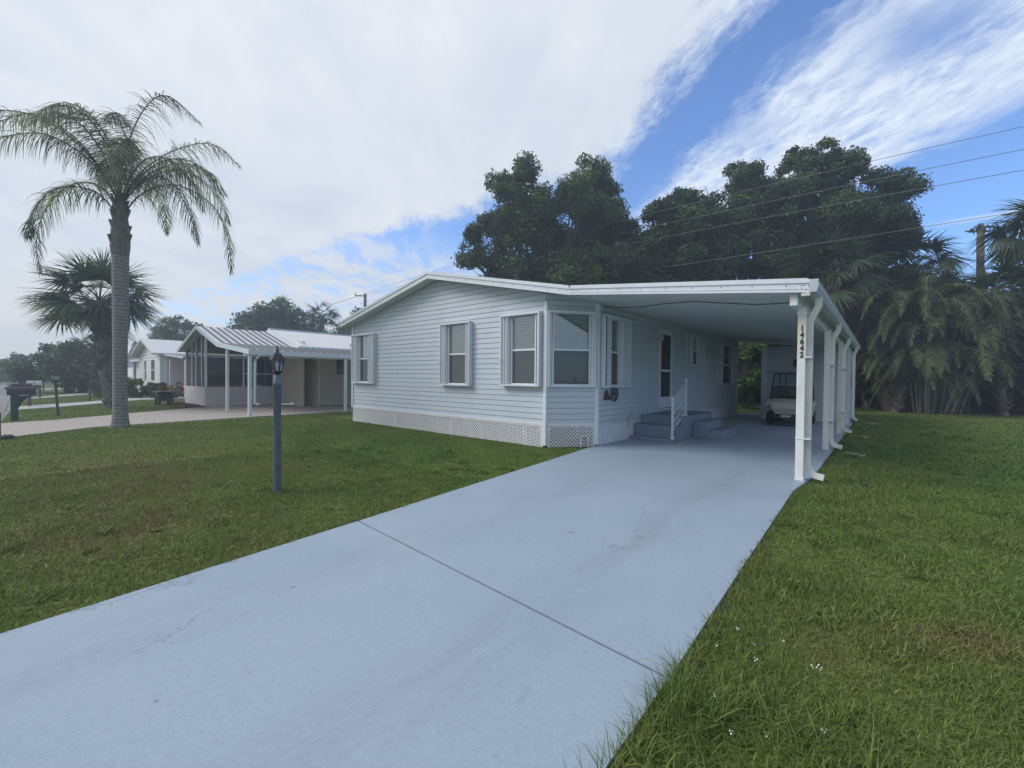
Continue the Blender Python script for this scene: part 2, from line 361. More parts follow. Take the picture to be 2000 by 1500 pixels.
def broad_tree(name,label,base,blobs,seed,nleaf,size,mat,trunk_r=.35,group=None,cat='tree',sub=7,depth=.9,local_cl=.55):
    """blobs: (u, z, r) lobes of the crown; each gets smaller leaf clumps through its volume"""
    g=np.random.default_rng(seed); random.seed(seed)
    t=thing(name,label,cat,base,group); B=np.array([base[0],base[1],0.])
    cl=[];lobes=[]
    for (u,z,r) in blobs:
        w=g.uniform(-1,1)*depth*r*1.2
        c=B+np.array([U0[0]*u+W0[0]*w,U0[1]*u+W0[1]*w,z]); lobes.append((c,r))
        k=max(8,int(sub*2.6))
        d=rdir(k,g); rr=r*(g.random(k)**.5)*1.0
        for q in range(k):
            cl.append([*(c+d[q]*rr[q]*np.array([1,1,.9])),r*local_cl*g.uniform(.6,1.15)])
    V,F=cluster_leaves(np.array(cl),nleaf/len(cl),size,g)
    npmesh('crown',V,F,mat,t)
    mb=MB(); zt=min(c[2] for c,r in lobes); zt=max(1.2,zt*.55)
    top=Vector((base[0]+g.uniform(-.3,.3),base[1],zt))
    mb.tube([base,(base[0]+.05,base[1],zt*.5),top],[trunk_r*1.25,trunk_r,trunk_r*.85],9,jit=.06)
    for c,r in lobes:
        m=(top+Vector(c))*.5+Vector((g.uniform(-.4,.4),g.uniform(-.4,.4),g.uniform(-.1,.5)))
        mb.tube([top-Vector((0,0,.3)),m,Vector(c)],[trunk_r*.34,trunk_r*.2,trunk_r*.06],6,jit=.08)
        for q in range(4):
            e=Vector(c)+Vector(tuple(rdir(1,g)[0]*r*.85)); mb.tube([m,(m+e)*.5+Vector((0,0,.15)),e],[trunk_r*.12,trunk_r*.07,.015],5)
    mb.build('trunk',BARK,t); return t
def shrub(name,label,base,rx,ry,h,n,size,mat,seed,cat='shrub',group=None,k=26,z0=.1,stems=5,loose=1.0):
    g=np.random.default_rng(seed); t=thing(name,label,cat,base,group); B=np.array([base[0],base[1],0])
    cl=[]
    for i in range(k):
        a=g.uniform(0,2*PI); q=g.random()**.5; zz=g.uniform(z0,1)
        env=math.sqrt(max(.05,1-(max(0,zz-.35)/.75)**2))
        cl.append([B[0]+rx*q*env*math.cos(a),B[1]+ry*q*env*math.sin(a),h*(zz*.86),.30*min(rx,ry,h)*g.uniform(.6,1.2)*loose])
    V,F=cluster_leaves(np.array(cl),n/k,size,g); V[:,2]=np.abs(V[:,2])
    npmesh('foliage',V,F,mat,t)
    mb=MB()
    for i in range(stems):
        c=cl[int(g.integers(k))]; mb.tube([(B[0]+g.uniform(-.15,.15)*rx,B[1]+g.uniform(-.15,.15)*ry,0),((B[0]+c[0])/2,(B[1]+c[1])/2,c[2]*.5),c[:3]],[.035,.025,.012],5)
    mb.build('stem',BARK,t); return t
def strips(P,D,Dn,L,W,droop,seg=3):
    """tapered drooping blades. P base, D direction, Dn width direction"""
    n=len(P); rows=[];p=P.copy();d=D.copy()
    prof=[1,.95,.6,.04] if seg==3 else ([1,.75,.04] if seg==2 else [1,.9,.8,.5,.04])
    for s in range(seg+1):
        w=(W*prof[s])[:,None]*.5; rows.append(p-Dn*w); rows.append(p+Dn*w)
        d=unit(d+np.array([0,0,-1.])*droop[:,None]); p=p+d*(L/seg)[:,None]
    V=np.stack(rows,1).reshape(-1,3); k=2*(seg+1); b=(np.arange(n)*k)[:,None,None]
    f=np.array([[2*s,2*s+1,2*s+3,2*s+2] for s in range(seg)])[None]
    return V,(b+f).reshape(-1,4)
class Acc:
    def __init__(s): s.V=[];s.F=[];s.n=0
    def add(s,V,F): s.V.append(V);s.F.append(F+s.n);s.n+=len(V)
    def build(s,name,mat,parent): return npmesh(name,np.concatenate(s.V),np.concatenate(s.F),mat,parent)
def fan_leaf(acc,stem,P,D,pet,L,g,nseg=30,spread=115,droop=.16):
    D=D/np.linalg.norm(D); pts=[P]; d=D.copy(); 
    for i in range(4):
        pts.append(pts[-1]+d*pet/4); d=d+np.array([0,0,-.10]); d/=np.linalg.norm(d)
    stem.tube([tuple(p) for p in pts],[.022,.018,.015,.012,.01],4,cap=False)
    H=pts[-1]; side=np.cross(d,[0,0,1.]); 
    if np.linalg.norm(side)<.1: side=np.array([1.,0,0])
    side/=np.linalg.norm(side); up=np.cross(side,d)
    roll=g.uniform(-.7,.7); side,up=side*math.cos(roll)+up*math.sin(roll),up*math.cos(roll)-side*math.sin(roll)
    a=np.radians(np.linspace(-spread,spread,nseg)+g.normal(size=nseg)*2)
    dirs=unit(np.cos(a)[:,None]*d+np.sin(a)[:,None]*side+(-.22*np.abs(np.sin(a))+.06)[:,None]*up)
    wd=unit(np.cross(dirs,up))
    Ls=L*(.72+.28*np.cos(a*.8))*(g.uniform(.88,1.1,nseg))
    V,F=strips(np.repeat(H[None],nseg,0),dirs,wd,Ls,np.full(nseg,L*.052),droop*(.6+g.random(nseg)*.9),3)
    acc.add(V,F)
def sabal(name,label,base,top,crown,seed,nf=34,L=.95,pet=1.0,mat=None,r=.22,group=None,boots=True,droop=.16,down=.35,lean=None):
    g=np.random.default_rng(seed); random.seed(seed); mat=mat or SABL
    t=thing(name,label,'palm tree',base,group)
    T=Vector(top); Bv=Vector(base); mb=MB(); n=14; pts=[];rd=[]
    for i in range(n+1):
        f=i/n; p=Bv.lerp(T,f); p.x+=(lean or 0)*math.sin(f*PI); pts.append(p); rd.append(r*.82*(1.2 if i==0 else 1)*(1+(.42*min(1,f*1.8) if boots else 0)))
    mb.tube(pts,rd,12,jit=.07)
    if boots:
        for i in range(150):
            f=g.random()**.8; p=Bv.lerp(T,f); p.x+=(lean or 0)*math.sin(f*PI); a=g.uniform(0,2*PI); rr=r*.80*(1+.42*min(1,f*1.8))*.92
            o=Vector((math.cos(a),math.sin(a),0)); q=p+o*rr
            mb.bar(q,q+o*.19+Vector((0,0,.24)),.10,.045,up=o)
    mb.build('trunk',SBARK,t)
    acc=Acc(); st=MB(); dead=Acc(); dst=MB(); P=np.array(top,float)
    for i in range(nf):
        el=math.radians(-25+105*((i+.5)/nf)**.9) if down is None else math.asin(max(-.75,min(.98,-down+(1+down)*((i+.5)/nf))))
        az=i*2.39996+g.uniform(-.25,.25); d=np.array([math.cos(az)*math.cos(el),math.sin(az)*math.cos(el),math.sin(el)])
        if el<-.25 and g.random()<.22: fan_leaf(dead,dst,P,d,pet*.8,L*.9,g,22,80,droop*3)
        else: fan_leaf(acc,st,P+np.array([0,0,g.uniform(-.3,.2)]),d,pet*g.uniform(.8,1.15)*crown,L*g.uniform(.85,1.1)*crown,g,32,110,droop)
    fr=acc.build('fronds',mat,t); fr['label']='green fan fronds'
    if dead.n: dd=dead.build('dry_fronds',DRYF,t); dd['label']='brown hanging dry fan fronds'
    st.build('petioles',SABL,t); return t
def pinnate(acc,stem,pts,L,g,n=46,wid=.03,droop=.3,start=.16,vee=.35,stemr=.03,dec=.55):
    pts=np.array(pts,float); m=24; 
    # Catmull-like resample
    tt=np.linspace(0,len(pts)-1,m); 
    def cr(t):
        i=int(min(max(math.floor(t),0),len(pts)-2)); f=t-i; p1=pts[i];p2=pts[i+1];p0=pts[max(i-1,0)];p3=pts[min(i+2,len(pts)-1)]
        return .5*((2*p1)+(-p0+p2)*f+(2*p0-5*p1+4*p2-p3)*f*f+(-p0+3*p1-3*p2+p3)*f**3)
    c=np.array([cr(t) for t in tt]); stem.tube([tuple(p) for p in c],[stemr*(1-.8*i/m) for i in range(m)],5,cap=False)
    s=np.linspace(start,.995,n); idx=s*(m-1); i0=np.minimum(idx.astype(int),m-2); f=(idx-i0)[:,None]
    P=c[i0]*(1-f)+c[i0+1]*f; T=unit(c[i0+1]-c[i0]); sd=np.cross(T,[0,0,1.]); bad=np.linalg.norm(sd,axis=1)<.15; sd[bad]=np.array([U0[0],U0[1],0]); sd=unit(sd); up=np.cross(sd,T)
    for sg in (-1,1):
        k=n; jit=g.normal(size=(k,3))*.14
        fw=.35+.9*(s[:,None]**1.5)
        d=unit(sd*sg+T*fw+up*(vee+g.normal(size=(k,1))*.25)+jit)
        Ls=L*np.clip(np.sin(np.clip((s-start+.12)/(1.08-start),0,1)*PI)**.5,.25,1)*(1-dec*.3*s)*g.uniform(.82,1.12,k)
        wd=unit(np.cross(d,up+g.normal(size=(k,3))*.4))
        V,F=strips(P+g.normal(size=(k,3))*.012,d,wd,Ls,np.full(k,wid),droop*(.6+.8*g.random(k)),4); acc.add(V,F)
# ------------------------------------------------------------------ ground, roads, driveways
def struct(o): o['kind']='structure'; return o
g_=MB(); xs=[-325,-200,-100,-60,-30,-15,-5,0,5,15,30,60,195]; ys=[-65,-60,-20,-5,0,5,10,20,40,80,255]
g_.grid(xs,ys,lambda x,y:-.03); struct(g_.build('ground',SOIL))
DL=[(-3.6,-1.2),(-3.83,-.03),(-4.11,2.37),(-4.36,4.4),(-4.60,6.4),(-4.70,7.2),(-4.80,7.9),(-4.86,8.6)]
DR=[(-.72,-1.2),(-.78,0.),(-.79,2.155),(-.85,4.68),(-.90,7.0),(-.80,8.2),(-.78,19.0)]
def slab(poly,z0,z1,name,mat):
    mb=MB(); mb.ext([(x,y,z0) for x,y in poly],(0,0,z1-z0)); return struct(mb.build(name,mat))
jl=(-4.11,2.37); jr=(-.79,2.155)
slab([DL[0],DR[0],DR[1],(jr[0],jr[1]-.010),(jl[0],jl[1]-.010),DL[1]],-.10,0,'driveway_apron',DRIVE)
slab([(jl[0],jl[1]+.010),(jr[0],jr[1]+.010)]+DR[3:]+[(-.95,22.),(-4.9,22.),(-4.9,8.7)]+DL[:2:-1],-.10,0,'driveway',DRIVE)
mb=MB(); mb.box(-4.2,-.7,2.10,2.42,-.028,-.016); jo=struct(mb.build('driveway_joint_dirt',paint('joint_dirt',(.035,.028,.022),.95,.4,30)))
def edge_strip(pts,w,name):
    m=MB(); g2=np.random.default_rng(4); vs=[];n=0
    P=[]
    for a,b in zip(pts[:-1],pts[1:]):
        k=max(2,int(math.dist(a,b)/.12))
        for i in range(k): P.append((a[0]+(b[0]-a[0])*i/k,a[1]+(b[1]-a[1])*i/k))
    for x,y in P: vs+= [(x,y,-.024),(x+w*g2.uniform(.4,1.4),y,-.024)]
    m.add(vs,[(2*i,2*i+1,2*i+3,2*i+2) for i in range(len(P)-1)]); return struct(m.build(name,MAT['edge_soil']))
paint('edge_soil',(.075,.055,.04),.95,.45,25,bmp=.8)
edge_strip(DR[:6]+[(-.78,19)],.055,'soil_edge'); edge_strip(DL,-.045,'soil_edge')
# road: runs off to the left with a slight curve
mb=MB(); RE=[(40,-2.2),(5,-1.0),(-5,-.62),(-20,-.16),(-27,.14),(-40,.9),(-60,1.85),(-97,3.5),(-150,6.2),(-240,11.5)]
vs=[];n=len(RE)
for x,y in RE: vs.append((x,y,-.022))
for x,y in RE: vs.append((x+.1,y-4.2-(0 if x>-60 else .0),-.022))
mb.add(vs,[(i,i+1,n+i+1,n+i) for i in range(n-1)]); struct(mb.build('road',ROADM))
slab([(-15.45,-.1),(-16.9,1.6),(-17.4,6.),(-17.5,14),(-21.3,14),(-21.3,10.3),(-22.8,9.3),(-24.3,9.3),(-24.3,6.2),(-22.5,3.8),(-20.6,1.4),(-19.9,-.15)],-.08,-.006,'neighbour_driveway',AGG)
slab([(-26.6,.0),(-28.2,1.6),(-33.2,5.2),(-33.4,12),(-38.2,12),(-38.2,7),(-36.5,5.5),(-32,2.6),(-29.6,.35)],-.08,-.004,'second_neighbour_driveway',CONC)
slab([(-37.6,.8),(-45,4.6),(-52,8.2),(-56,8.2),(-48,4.3),(-40.2,1.0)],-.08,-.004,'third_neighbour_driveway',CONC)
slab([(-57,1.9),(-62,4.6),(-66,9),(-70,9),(-66,4.6),(-61,2.0)],-.08,-.004,'fourth_neighbour_driveway',CONC)
# ------------------------------------------------------------------ grass
def inpoly(x,y,poly):
    c=np.zeros(len(x),bool); j=len(poly)-1
    for i in range(len(poly)):
        xi,yi=poly[i];xj,yj=poly[j]
        k=((yi>y)!=(yj>y))&(x<(xj-xi)*(y-yi)/((yj-yi) or 1e-9)+xi); c^=k; j=i
    return c
DRV=DL+[(-4.9,22.),(-.95,22.)]+DR[::-1]
HSE=[(-13.68,7.66),(-5.6,7.66),(-4.85,8.55),(-4.85,20.7),(-13.68,20.7)]
NDV=[(-15.45,-.1),(-16.9,1.6),(-17.4,6.),(-17.5,14),(-40,14),(-40,9.3),(-24.3,9.3),(-24.3,6.2),(-22.5,3.8),(-20.6,1.4),(-19.9,-.15)]
ND2=[(-26.6,.0),(-28.2,1.6),(-33.2,5.2),(-33.4,12),(-38.2,12),(-38.2,7),(-36.5,5.5),(-32,2.6),(-29.6,.35)]
NPO=[(-27.8,6.0),(-24.2,6.0),(-24.2,20),(-27.8,20)]
def roady(x): return np.interp(x,[p[0] for p in RE[::-1]],[p[1] for p in RE[::-1]])
def blades(n,x0,x1,y0,y1,h,w,seg,g,extra=None,dens=None):
    x=g.uniform(x0,x1,n);y=g.uniform(y0,y1,n)
    ok=~(inpoly(x,y,DRV)|inpoly(x,y,HSE)|inpoly(x,y,NDV)|inpoly(x,y,ND2)|inpoly(x,y,NPO))&(y>roady(x)+.05)
    # only where the camera's wide view can see it
    dx=x*U0[0]+y*U0[1]; dd=-x*U0[1]+y*U0[0]; ok&=(dd>.3)&(np.abs(dx)<dd*1.32+.6)
    if extra is not None: ok&=extra(x,y)
    x=x[ok];y=y[ok];n=len(x)
    hh=h*g.uniform(.45,1.25,n)*(1+.5*np.sin(x*3.1+y*1.7)*np.cos(y*2.3-x*.8)*.6)
    a=g.uniform(0,2*PI,n); t=g.uniform(.15,1.0,n)
    D=unit(np.stack([np.cos(a)*t,np.sin(a)*t,np.ones(n)],1)); b=a+PI/2+g.normal(size=n)*.6
    Dn=np.stack([np.cos(b),np.sin(b),np.zeros(n)],1)
    P=np.stack([x,y,np.full(n,-.032)],1)
    return strips(P,D,Dn,hh,np.full(n,w)*g.uniform(.6,1.3,n),g.uniform(.1,.55,n),seg)
gg=np.random.default_rng(3)
def build_grass():
    acc=Acc()
    acc.add(*blades(150000,-.95,3.6,.6,4.2,.060,.0042,3,gg))
    acc.add(*blades(130000,-1.1,7.5,3.8,9.5,.052,.008,2,gg))
    acc.add(*blades(150000,-9.5,-3.4,-.75,4.5,.050,.0075,2,gg))
    acc.add(*blades(140000,-16.5,-4.2,-.7,7.9,.048,.010,2,gg,extra=lambda x,y:(x<-9.4)|(y>4.4)))
    acc.add(*blades(90000,-1.1,15,9.5,33,.065,.022,2,gg))
    acc.add(*blades(60000,-45,-16,-.2,9,.06,.022,2,gg))
    # long uncut blades along the near right edge of the driveway
    acc.add(*blades(9000,-.95,1.6,.7,2.3,.17,.0055,3,gg,extra=lambda x,y:(np.sin(x*9+y*4)+np.cos(y*11-x*3)>.1)))
    acc.add(*blades(2600,-.9,-.5,.7,2.2,.17,.005,3,gg))
    acc.add(*blades(9000,-1.0,-.72,1.4,20,.075,.006,2,gg))
    for q in range(150):       # ragged tufts leaning over the slab edges
        t_=gg.random(); x_,y_=((-.85,gg.uniform(1.5,18)) if q%3 else (float(np.interp(gg.uniform(0,7),[p[1] for p in DL],[p[0] for p in DL])),0))
        if not q%3: y_=gg.uniform(-.4,7.5); x_=float(np.interp(y_,[p[1] for p in DL],[p[0] for p in DL]))-.03
        else: x_=float(np.interp(y_,[p[1] for p in DR],[p[0] for p in DR]))+.03
        r_=gg.uniform(.02,.06); acc.add(*blades(34,x_-r_,x_+r_,y_-r_*2,y_+r_*2,gg.uniform(.05,.10),.006,3,gg))
    # irregular taller clumps and broad weed leaves scattered over both lawns
    for (x0,x1,y0,y1,nc) in ((-.8,4.5,1.2,8,130),(-10,-4.2,.0,6,110),(-.8,8,8,24,120)):
        for q in range(nc):
            cx_,cy_=gg.uniform(x0,x1),gg.uniform(y0,y1); r_=gg.uniform(.04,.16)
            acc.add(*blades(int(60+r_*500),cx_-r_,cx_+r_,cy_-r_,cy_+r_,gg.uniform(.06,.11),gg.uniform(.006,.012),3,gg))
    return npmesh('grass',np.concatenate(acc.V),np.concatenate(acc.F),GRASS)
o=build_grass(); tag(o,'short mown green and brown lawn grass around the pale driveway','grass',kind='stuff')
# clover flowers / pale bits scattered in the lawn
n=30; x=np.concatenate([gg.uniform(-.7,-.1,12),gg.uniform(-10,-5,18)]); y=np.concatenate([gg.uniform(1.6,3.0,12),gg.uniform(.6,2.6,18)])
k=5; C=np.repeat(np.stack([x,y,np.full(n,.022)],1),k,0)+gg.normal(size=(n*k,3))*.006
ok=~inpoly(C[:,0],C[:,1],DRV); C=C[ok]
V,F=leaf_quads(C,rdir(len(C),gg),rdir(len(C),gg),np.full(len(C),.010),np.full(len(C),.008))
tag(npmesh('clover_flowers',V,F,FLOWER),'tiny white clover flowers dotted through the lawn','flowers',kind='stuff')
# ------------------------------------------------------------------ the white mobile home
house=thing('mobile_home','long white lap sided mobile home with lattice skirt and shallow gable roof','house',(-9.3,7.68,0))
XR=-9.3; RT=4.31; SL=.214
def rooftop(x): return RT-SL*abs(x-XR)
def siding(name,M,zb,zt,srange,wins,mat,parent,course=.125,lip=.011):
    mb=MB(M); z=zb
    while z<zt-1e-6:
        z1=min(z+course,zt); br=sorted({z,z1}|{w[k] for w in wins for k in (2,3) if z<w[k]<z1})
        for a,b in zip(br[:-1],br[1:]):
            la,ra=srange(a);lb,rb=srange(b); mid=(a+b)/2
            cuts=sorted([(w[0],w[1]) for w in wins if w[2]<=mid<=w[3]]); segs=[];c=None
            for (p,q) in cuts: segs.append((c,p)); c=q
            segs.append((c,None))
            gp=course*.056; da=lip*(1-(a-z)/course); db=lip*(1-(b-z)/course)
            for p,q in segs:
                xa=la if p is None else p; xb=lb if p is None else p; ya=ra if q is None else q; yb=rb if q is None else q
                if ya-xa<.001 and yb-xb<.001: continue
                top=(b==z1); bt=b-gp if top and b-gp>a else b
                mb.add([(xa,da,a),(ya,da,a),(yb,db,bt),(xb,db,bt)],[(0,1,2,3)])
                if bt<b: mb.add([(xb,db,bt),(yb,db,bt),(yb,-.022,bt),(xb,-.022,bt),(xb,-.022,b),(yb,-.022,b)],[(0,1,2,3),(3,2,5,4)])
                if a==z: mb.add([(xa,-.022,a),(ya,-.022,a),(ya,da,a),(xa,da,a)],[(0,1,2,3)])
        z=z1
    return mb.build(name,mat,parent)
def stack(mb,a,b,z0,z1,d0=.02,d1=.115,pitch=.045):
    n=max(2,int(abs(b-a)/pitch))
    for i in range(n):
        p=a+(b-a)*(i+.5)/n; q=.010*(1 if i%2 else -1)
        mb.ext([(p-.009+q,d0,z0),(p+.009+q,d0,z0),(p+.009-q,d1,z0),(p-.009-q,d1,z0)],(0,0,z1-z0))
def window(M,s0,s1,z0,z1,g0,g1,rail=None,sl=True,sr=True,par=None,blinds=True,outer=.03,fold=.115,panel=None):
    rail=rail or (z0+z1)/2+.0
    w=MB(M); fr=.035
    for (a,b,c,d) in ((g0-fr,g0,z0,z1),(g1,g1+fr,z0,z1),(g0,g1,z0,z0+fr),(g0,g1,z1-fr,z1)): w.box(a,b,-.05,outer,c,d)
    W=w.build('window',TRIM,par)
    def sub(name,mb,mat): return mb.build(name,mat,W)
    m=MB(M); m.box(g0,g1,-.03,.018,rail-.022,rail+.022); sub('meeting_rail',m,TRIM)
    m=MB(M); m.add([(g0,-.01,rail),(g1,-.01,rail),(g1,-.01,z1),(g0,-.01,z1)],[(0,1,2,3)])
    m.add([(g0,-.02,z0),(g1,-.02,z0),(g1,-.02,rail),(g0,-.02,rail)],[(0,1,2,3)]); sub('glass',m,GLASS)
    m=MB(M); m.add([(g0+.002,.002,z0+fr),(g1-.002,.002,z0+fr),(g1-.002,.002,rail-.02),(g0+.002,.002,rail-.02)],[(0,1,2,3)]); sub('insect_screen',m,INSECT)
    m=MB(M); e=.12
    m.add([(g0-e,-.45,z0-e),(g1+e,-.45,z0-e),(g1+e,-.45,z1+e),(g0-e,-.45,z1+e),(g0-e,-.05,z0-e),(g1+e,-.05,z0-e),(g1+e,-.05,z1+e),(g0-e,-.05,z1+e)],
          [(0,1,2,3),(0,1,5,4),(1,2,6,5),(2,3,7,6),(3,0,4,7)]); sub('painted_dark_box',m,DARK)  # shallow box painted near-black in place of the unlit room
    if blinds:
        m=MB(M); z=z0+.03
        while z<z1-.02:
            m.add([(g0+.01,-.075,z),(g1-.01,-.075,z),(g1-.01,-.105,z+.043),(g0+.01,-.105,z+.043)],[(0,1,2,3)]); z+=.048
        sub('blind',m,BLIND)
    m=MB(M); m.box(s0,s1,.0,fold+.02,z1+.002,z1+.022); m.box(s0,s1,fold+.02,fold+.026,z1-.02,z1+.022); sub('shutter_track',m,TRIM)
    m=MB(M); m.box(s0,s1,.0,fold+.02,z0-.028,z0-.004); m.box(s0,s1,fold+.02,fold+.026,z0-.028,z0+.008); sub('shutter_track',m,TRIM)
    for on,a,b in ((sl,s0,g0-fr),(sr,g1+fr,s1)):
        if not on: continue
        m=MB(M); stack(m,a+.012,b-.012,z0,z1,.02,fold); 
        e=a if a==s0 else b-.03; m.box(e,e+.03,.015,fold+.02,z0-.002,z1); 
        k=(a+b)/2; e2=(b-.022) if a==s0 else a; pass
        m.box(e,e+.05,fold+.02,fold+.04,z0+(z1-z0)*.36,z0+(z1-z0)*.375)
        if panel and a==s0: m.box(a,b-.01,fold+.01,fold+.02,z0,z1)
        sub('storm_shutter',m,SHUT)
    return W
zc0=.47
MF=frame((-13.68,7.68,0),(1,0),(0,-1)); MD=frame((-5.60,7.68,0),(.75,.92),(.92,-.75)); MS=frame((-4.85,8.60,0),(0,1),(1,0))
LF=8.08; LD=math.hypot(.75,.92); LS=12.1
f=lambda x:x+13.68
WF=[(f(-13.58),f(-12.28),1.30,2.86,f(-13.23),f(-12.66)),(f(-9.03),f(-7.89),1.31,2.90,f(-8.77),f(-8.12)),(f(-6.84),f(-5.70),1.34,2.94,f(-6.56),f(-5.89))]
zt=lambda x:rooftop(x)-.15
def rf(z):
    # X-range where underside of roof is above z
    l=-13.68; r=-5.60; h=(RT-.15-z)/SL
    return (f(max(l,XR-h)),f(min(r,XR+h)))
siding('front_wall',MF,zc0,RT-.15,rf,[(w[4],w[5],w[2],w[3]) for w in WF],SID,house)
for w in WF: window(MF,w[0],w[1],w[2],w[3],w[4],w[5],par=house,rail=w[2]+.5*(w[3]-w[2]))
zdc=lambda z:(0,LD)
siding('corner_wall',MD,zc0,3.36,zdc,[(.17,.98,1.34,2.95)],SID,house)
wc=window(MD,.03,1.12,1.34,2.95,.17,.98,par=house,rail=2.13,fold=.075)
m=MB(MD); m.box(.66,.74,-.09,-.04,1.375,1.46); m.tube([(.70,-.065,1.46),(.70,-.065,1.53)],[.045,.02],7); fp=m.build('flower_pot',CLAY,wc); fp['label']='small reddish pot on the sill inside'
sd=lambda y:y-8.60
DOOR=(sd(12.08),sd(13.06),.66,2.93)
WS=[(sd(8.72),sd(10.0),1.33,2.92,sd(9.02),sd(9.56)),(sd(14.24),sd(15.95),1.98,2.95,sd(14.75),sd(15.3)),(sd(17.7),sd(20.55),1.33,2.87,sd(18.3),sd(19.75))]
siding('side_wall',MS,.40,3.24,lambda z:(0,LS),[(w[4],w[5],w[2],w[3]) for w in WS]+[DOOR],SID,house)
for i,w in enumerate(WS): window(MS,w[0],w[1],w[2],w[3],w[4],w[5],par=house,panel=True,blinds=(i==0),fold=.13 if i==0 else .09)
mb=MB(); mb.box(-13.68,-13.60,7.70,20.7,.4,3.2); mb.box(-13.6,-4.86,20.66,20.7,.0,3.2); mb.build('rear_wall',SID,house)
# corner posts
for x,y in ((-13.68,7.68),(-5.60,7.68),(-4.85,8.60),(-4.85,20.7)):
    mb=MB(); mb.bbox(x-.045,x+.045,y-.045,y+.045,.02 if x>-13 else .45,3.17 if x>-13 else rooftop(-13.68)-.16,.008); mb.build('corner_trim',TRIM,house)
mb=MB(MF); mb.box(0,LF,.0,.03,.455,.50); mb.M=MD; mb.box(0.03,LD-.03,.0,.03,.455,.50); mb.M=MS; mb.box(.05,LS,.0,.028,.385,.41); mb.build('starter_strip',TRIM,house)
# storm door
dm=MB(MS); a,b,c,d=DOOR
for q in ((a,a+.06,c-.04,d),(b-.06,b,c-.04,d),(a+.06,b-.06,d-.06,d),(a+.06,b-.06,c-.04,c)): dm.box(q[0],q[1],-.03,.04,q[2],q[3])
dr=dm.build('storm_door',TRIM,house)
m=MB(MS)
for q in ((a+.06,a+.11,c,d-.06),(b-.11,b-.06,c,d-.06),(a+.11,b-.11,d-.13,d-.06),(a+.11,b-.11,1.72,1.79),(a+.11,b-.11,c+.02,c+.33)): m.box(q[0],q[1],.0,.03,q[2],q[3])
m.build('leaf_frame',TRIM,dr)
m=MB(MS); m.add([(a+.1,.006,c+.3),(b-.1,.006,c+.3),(b-.1,.006,d-.1),(a+.1,.006,d-.1)],[(0,1,2,3)]); m.build('screen',SCREEN_D,dr)
m=MB(MS); m.box(a+.04,b-.04,.03,.045,c-.0,c+.018); m.build('bottom_sweep',BLACK,dr)
m=MB(MS); m.box(a+.075,a+.10,.03,.06,1.62,1.74); m.build('handle',BLACK,dr)
# porch light left of the door
m=MB(MS); s=sd(11.86); m.box(s-.05,s+.05,.01,.04,2.62,2.76); m.tube([(s,.04,2.70),(s,.10,2.74),(s,.14,2.72)],.012,6)
pl=m.build('porch_light',TRIM,house); m=MB(MS); m.lathe([(.04,2.56),(.075,2.60),(.085,2.70),(.05,2.74),(.01,2.76)],10,(s,.14,0)); m.build('shade',GLASSL,pl)
# faucet
m=MB(MS); s=sd(10.25); m.tube([(s,.0,.60),(s,.09,.60)],.014,6); m.tube([(s,.09,.62),(s,.10,.52),(s,.13,.47)],.014,6); m.lathe([(.035,.0),(.035,.012)],8,(s+.09,.09,.61)); m.tube([(s-.12,.03,.57),(s-.12,.03,.40),(s-.12,.03,.30)],.02,6); m.build('outdoor_faucet',CHROME,house)
# lattice skirt
def lattice(M,s0,s1,z0,z1,par):
    mb=MB(M); p=.080; w=.027
    def clipbar(x,dirn,d):
        # 45 degree slat starting at (x,z0) going up in direction dirn
        h=z1-z0; a=(x,z0);b=(x+dirn*h,z1); hw=w/2*1.414
        poly=[(a[0]-hw,z0),(a[0]+hw,z0),(b[0]+hw,z1),(b[0]-hw,z1)]
        out=poly
        for lim,sg in ((s0,1),(s1,-1)):
            res=[]
            for i in range(len(out)):
                P=out[i];Q=out[(i+1)%len(out)]; ip=(P[0]-lim)*sg>=0; iq=(Q[0]-lim)*sg>=0
                if ip: res.append(P)
                if ip!=iq:
                    t=(lim-P[0])/(Q[0]-P[0]); res.append((lim,P[1]+(Q[1]-P[1])*t))
            out=res
            if len(out)<3: return
        mb.ext([(x_,d,z_) for x_,z_ in out],(0,.006,0))
    h=z1-z0; n=int((s1-s0+2*h)/p)+2
    for i in range(n):
        clipbar(s0-h+i*p,1,.004); clipbar(s0+i*p,-1,.0115)
    for q in ((s0,s0+.045,z0,z1),(s1-.045,s1,z0,z1),(s0+.045,s1-.045,z1-.03,z1),): mb.box(q[0],q[1],.018,.026,q[2],q[3])
    mb.build('lattice_panel',LATT,par)
# MB.ext adds vec before M is applied per-vertex, so local vectors are right
for s0,s1 in ((f(-13.64),f(-11.22)),(f(-11.20),f(-8.66)),(f(-8.64),f(-6.16)),(f(-6.14),f(-5.65))): lattice(MF,s0,s1,-.02,.452,house)
lattice(MD,.05,LD-.05,-.02,.452,house)
mb=MB(MF); mb.box(0,LF,-.5,-.45,-.02,.46); mb.M=MD; mb.box(0,LD,-.5,-.46,-.02,.46); mb.build('crawl_dark_backing',DARK,house)  # near-black sheets imitating the shade under the home
m=MB(MS); y=0.06
while y<LS:
    m.ext([(y,.004,0),(y+.02,.02,0),(y+.045,.02,0),(y+.065,.004,0)],(0,0,.385)); y+=.10
m.box(.05,LS,-.01,.004,0,.385); m.build('ribbed_skirting',SKIRT,house)
m=MB(MD)
for s in (.80,.97): m.tube([(s,.06,-.02),(s,.06,.2)],.018,6)
m.tube([(.80,.06,.2),(.885,.06,.24),(.97,.06,.2)],.018,6); m.build('vent_hoop',LATT,house)
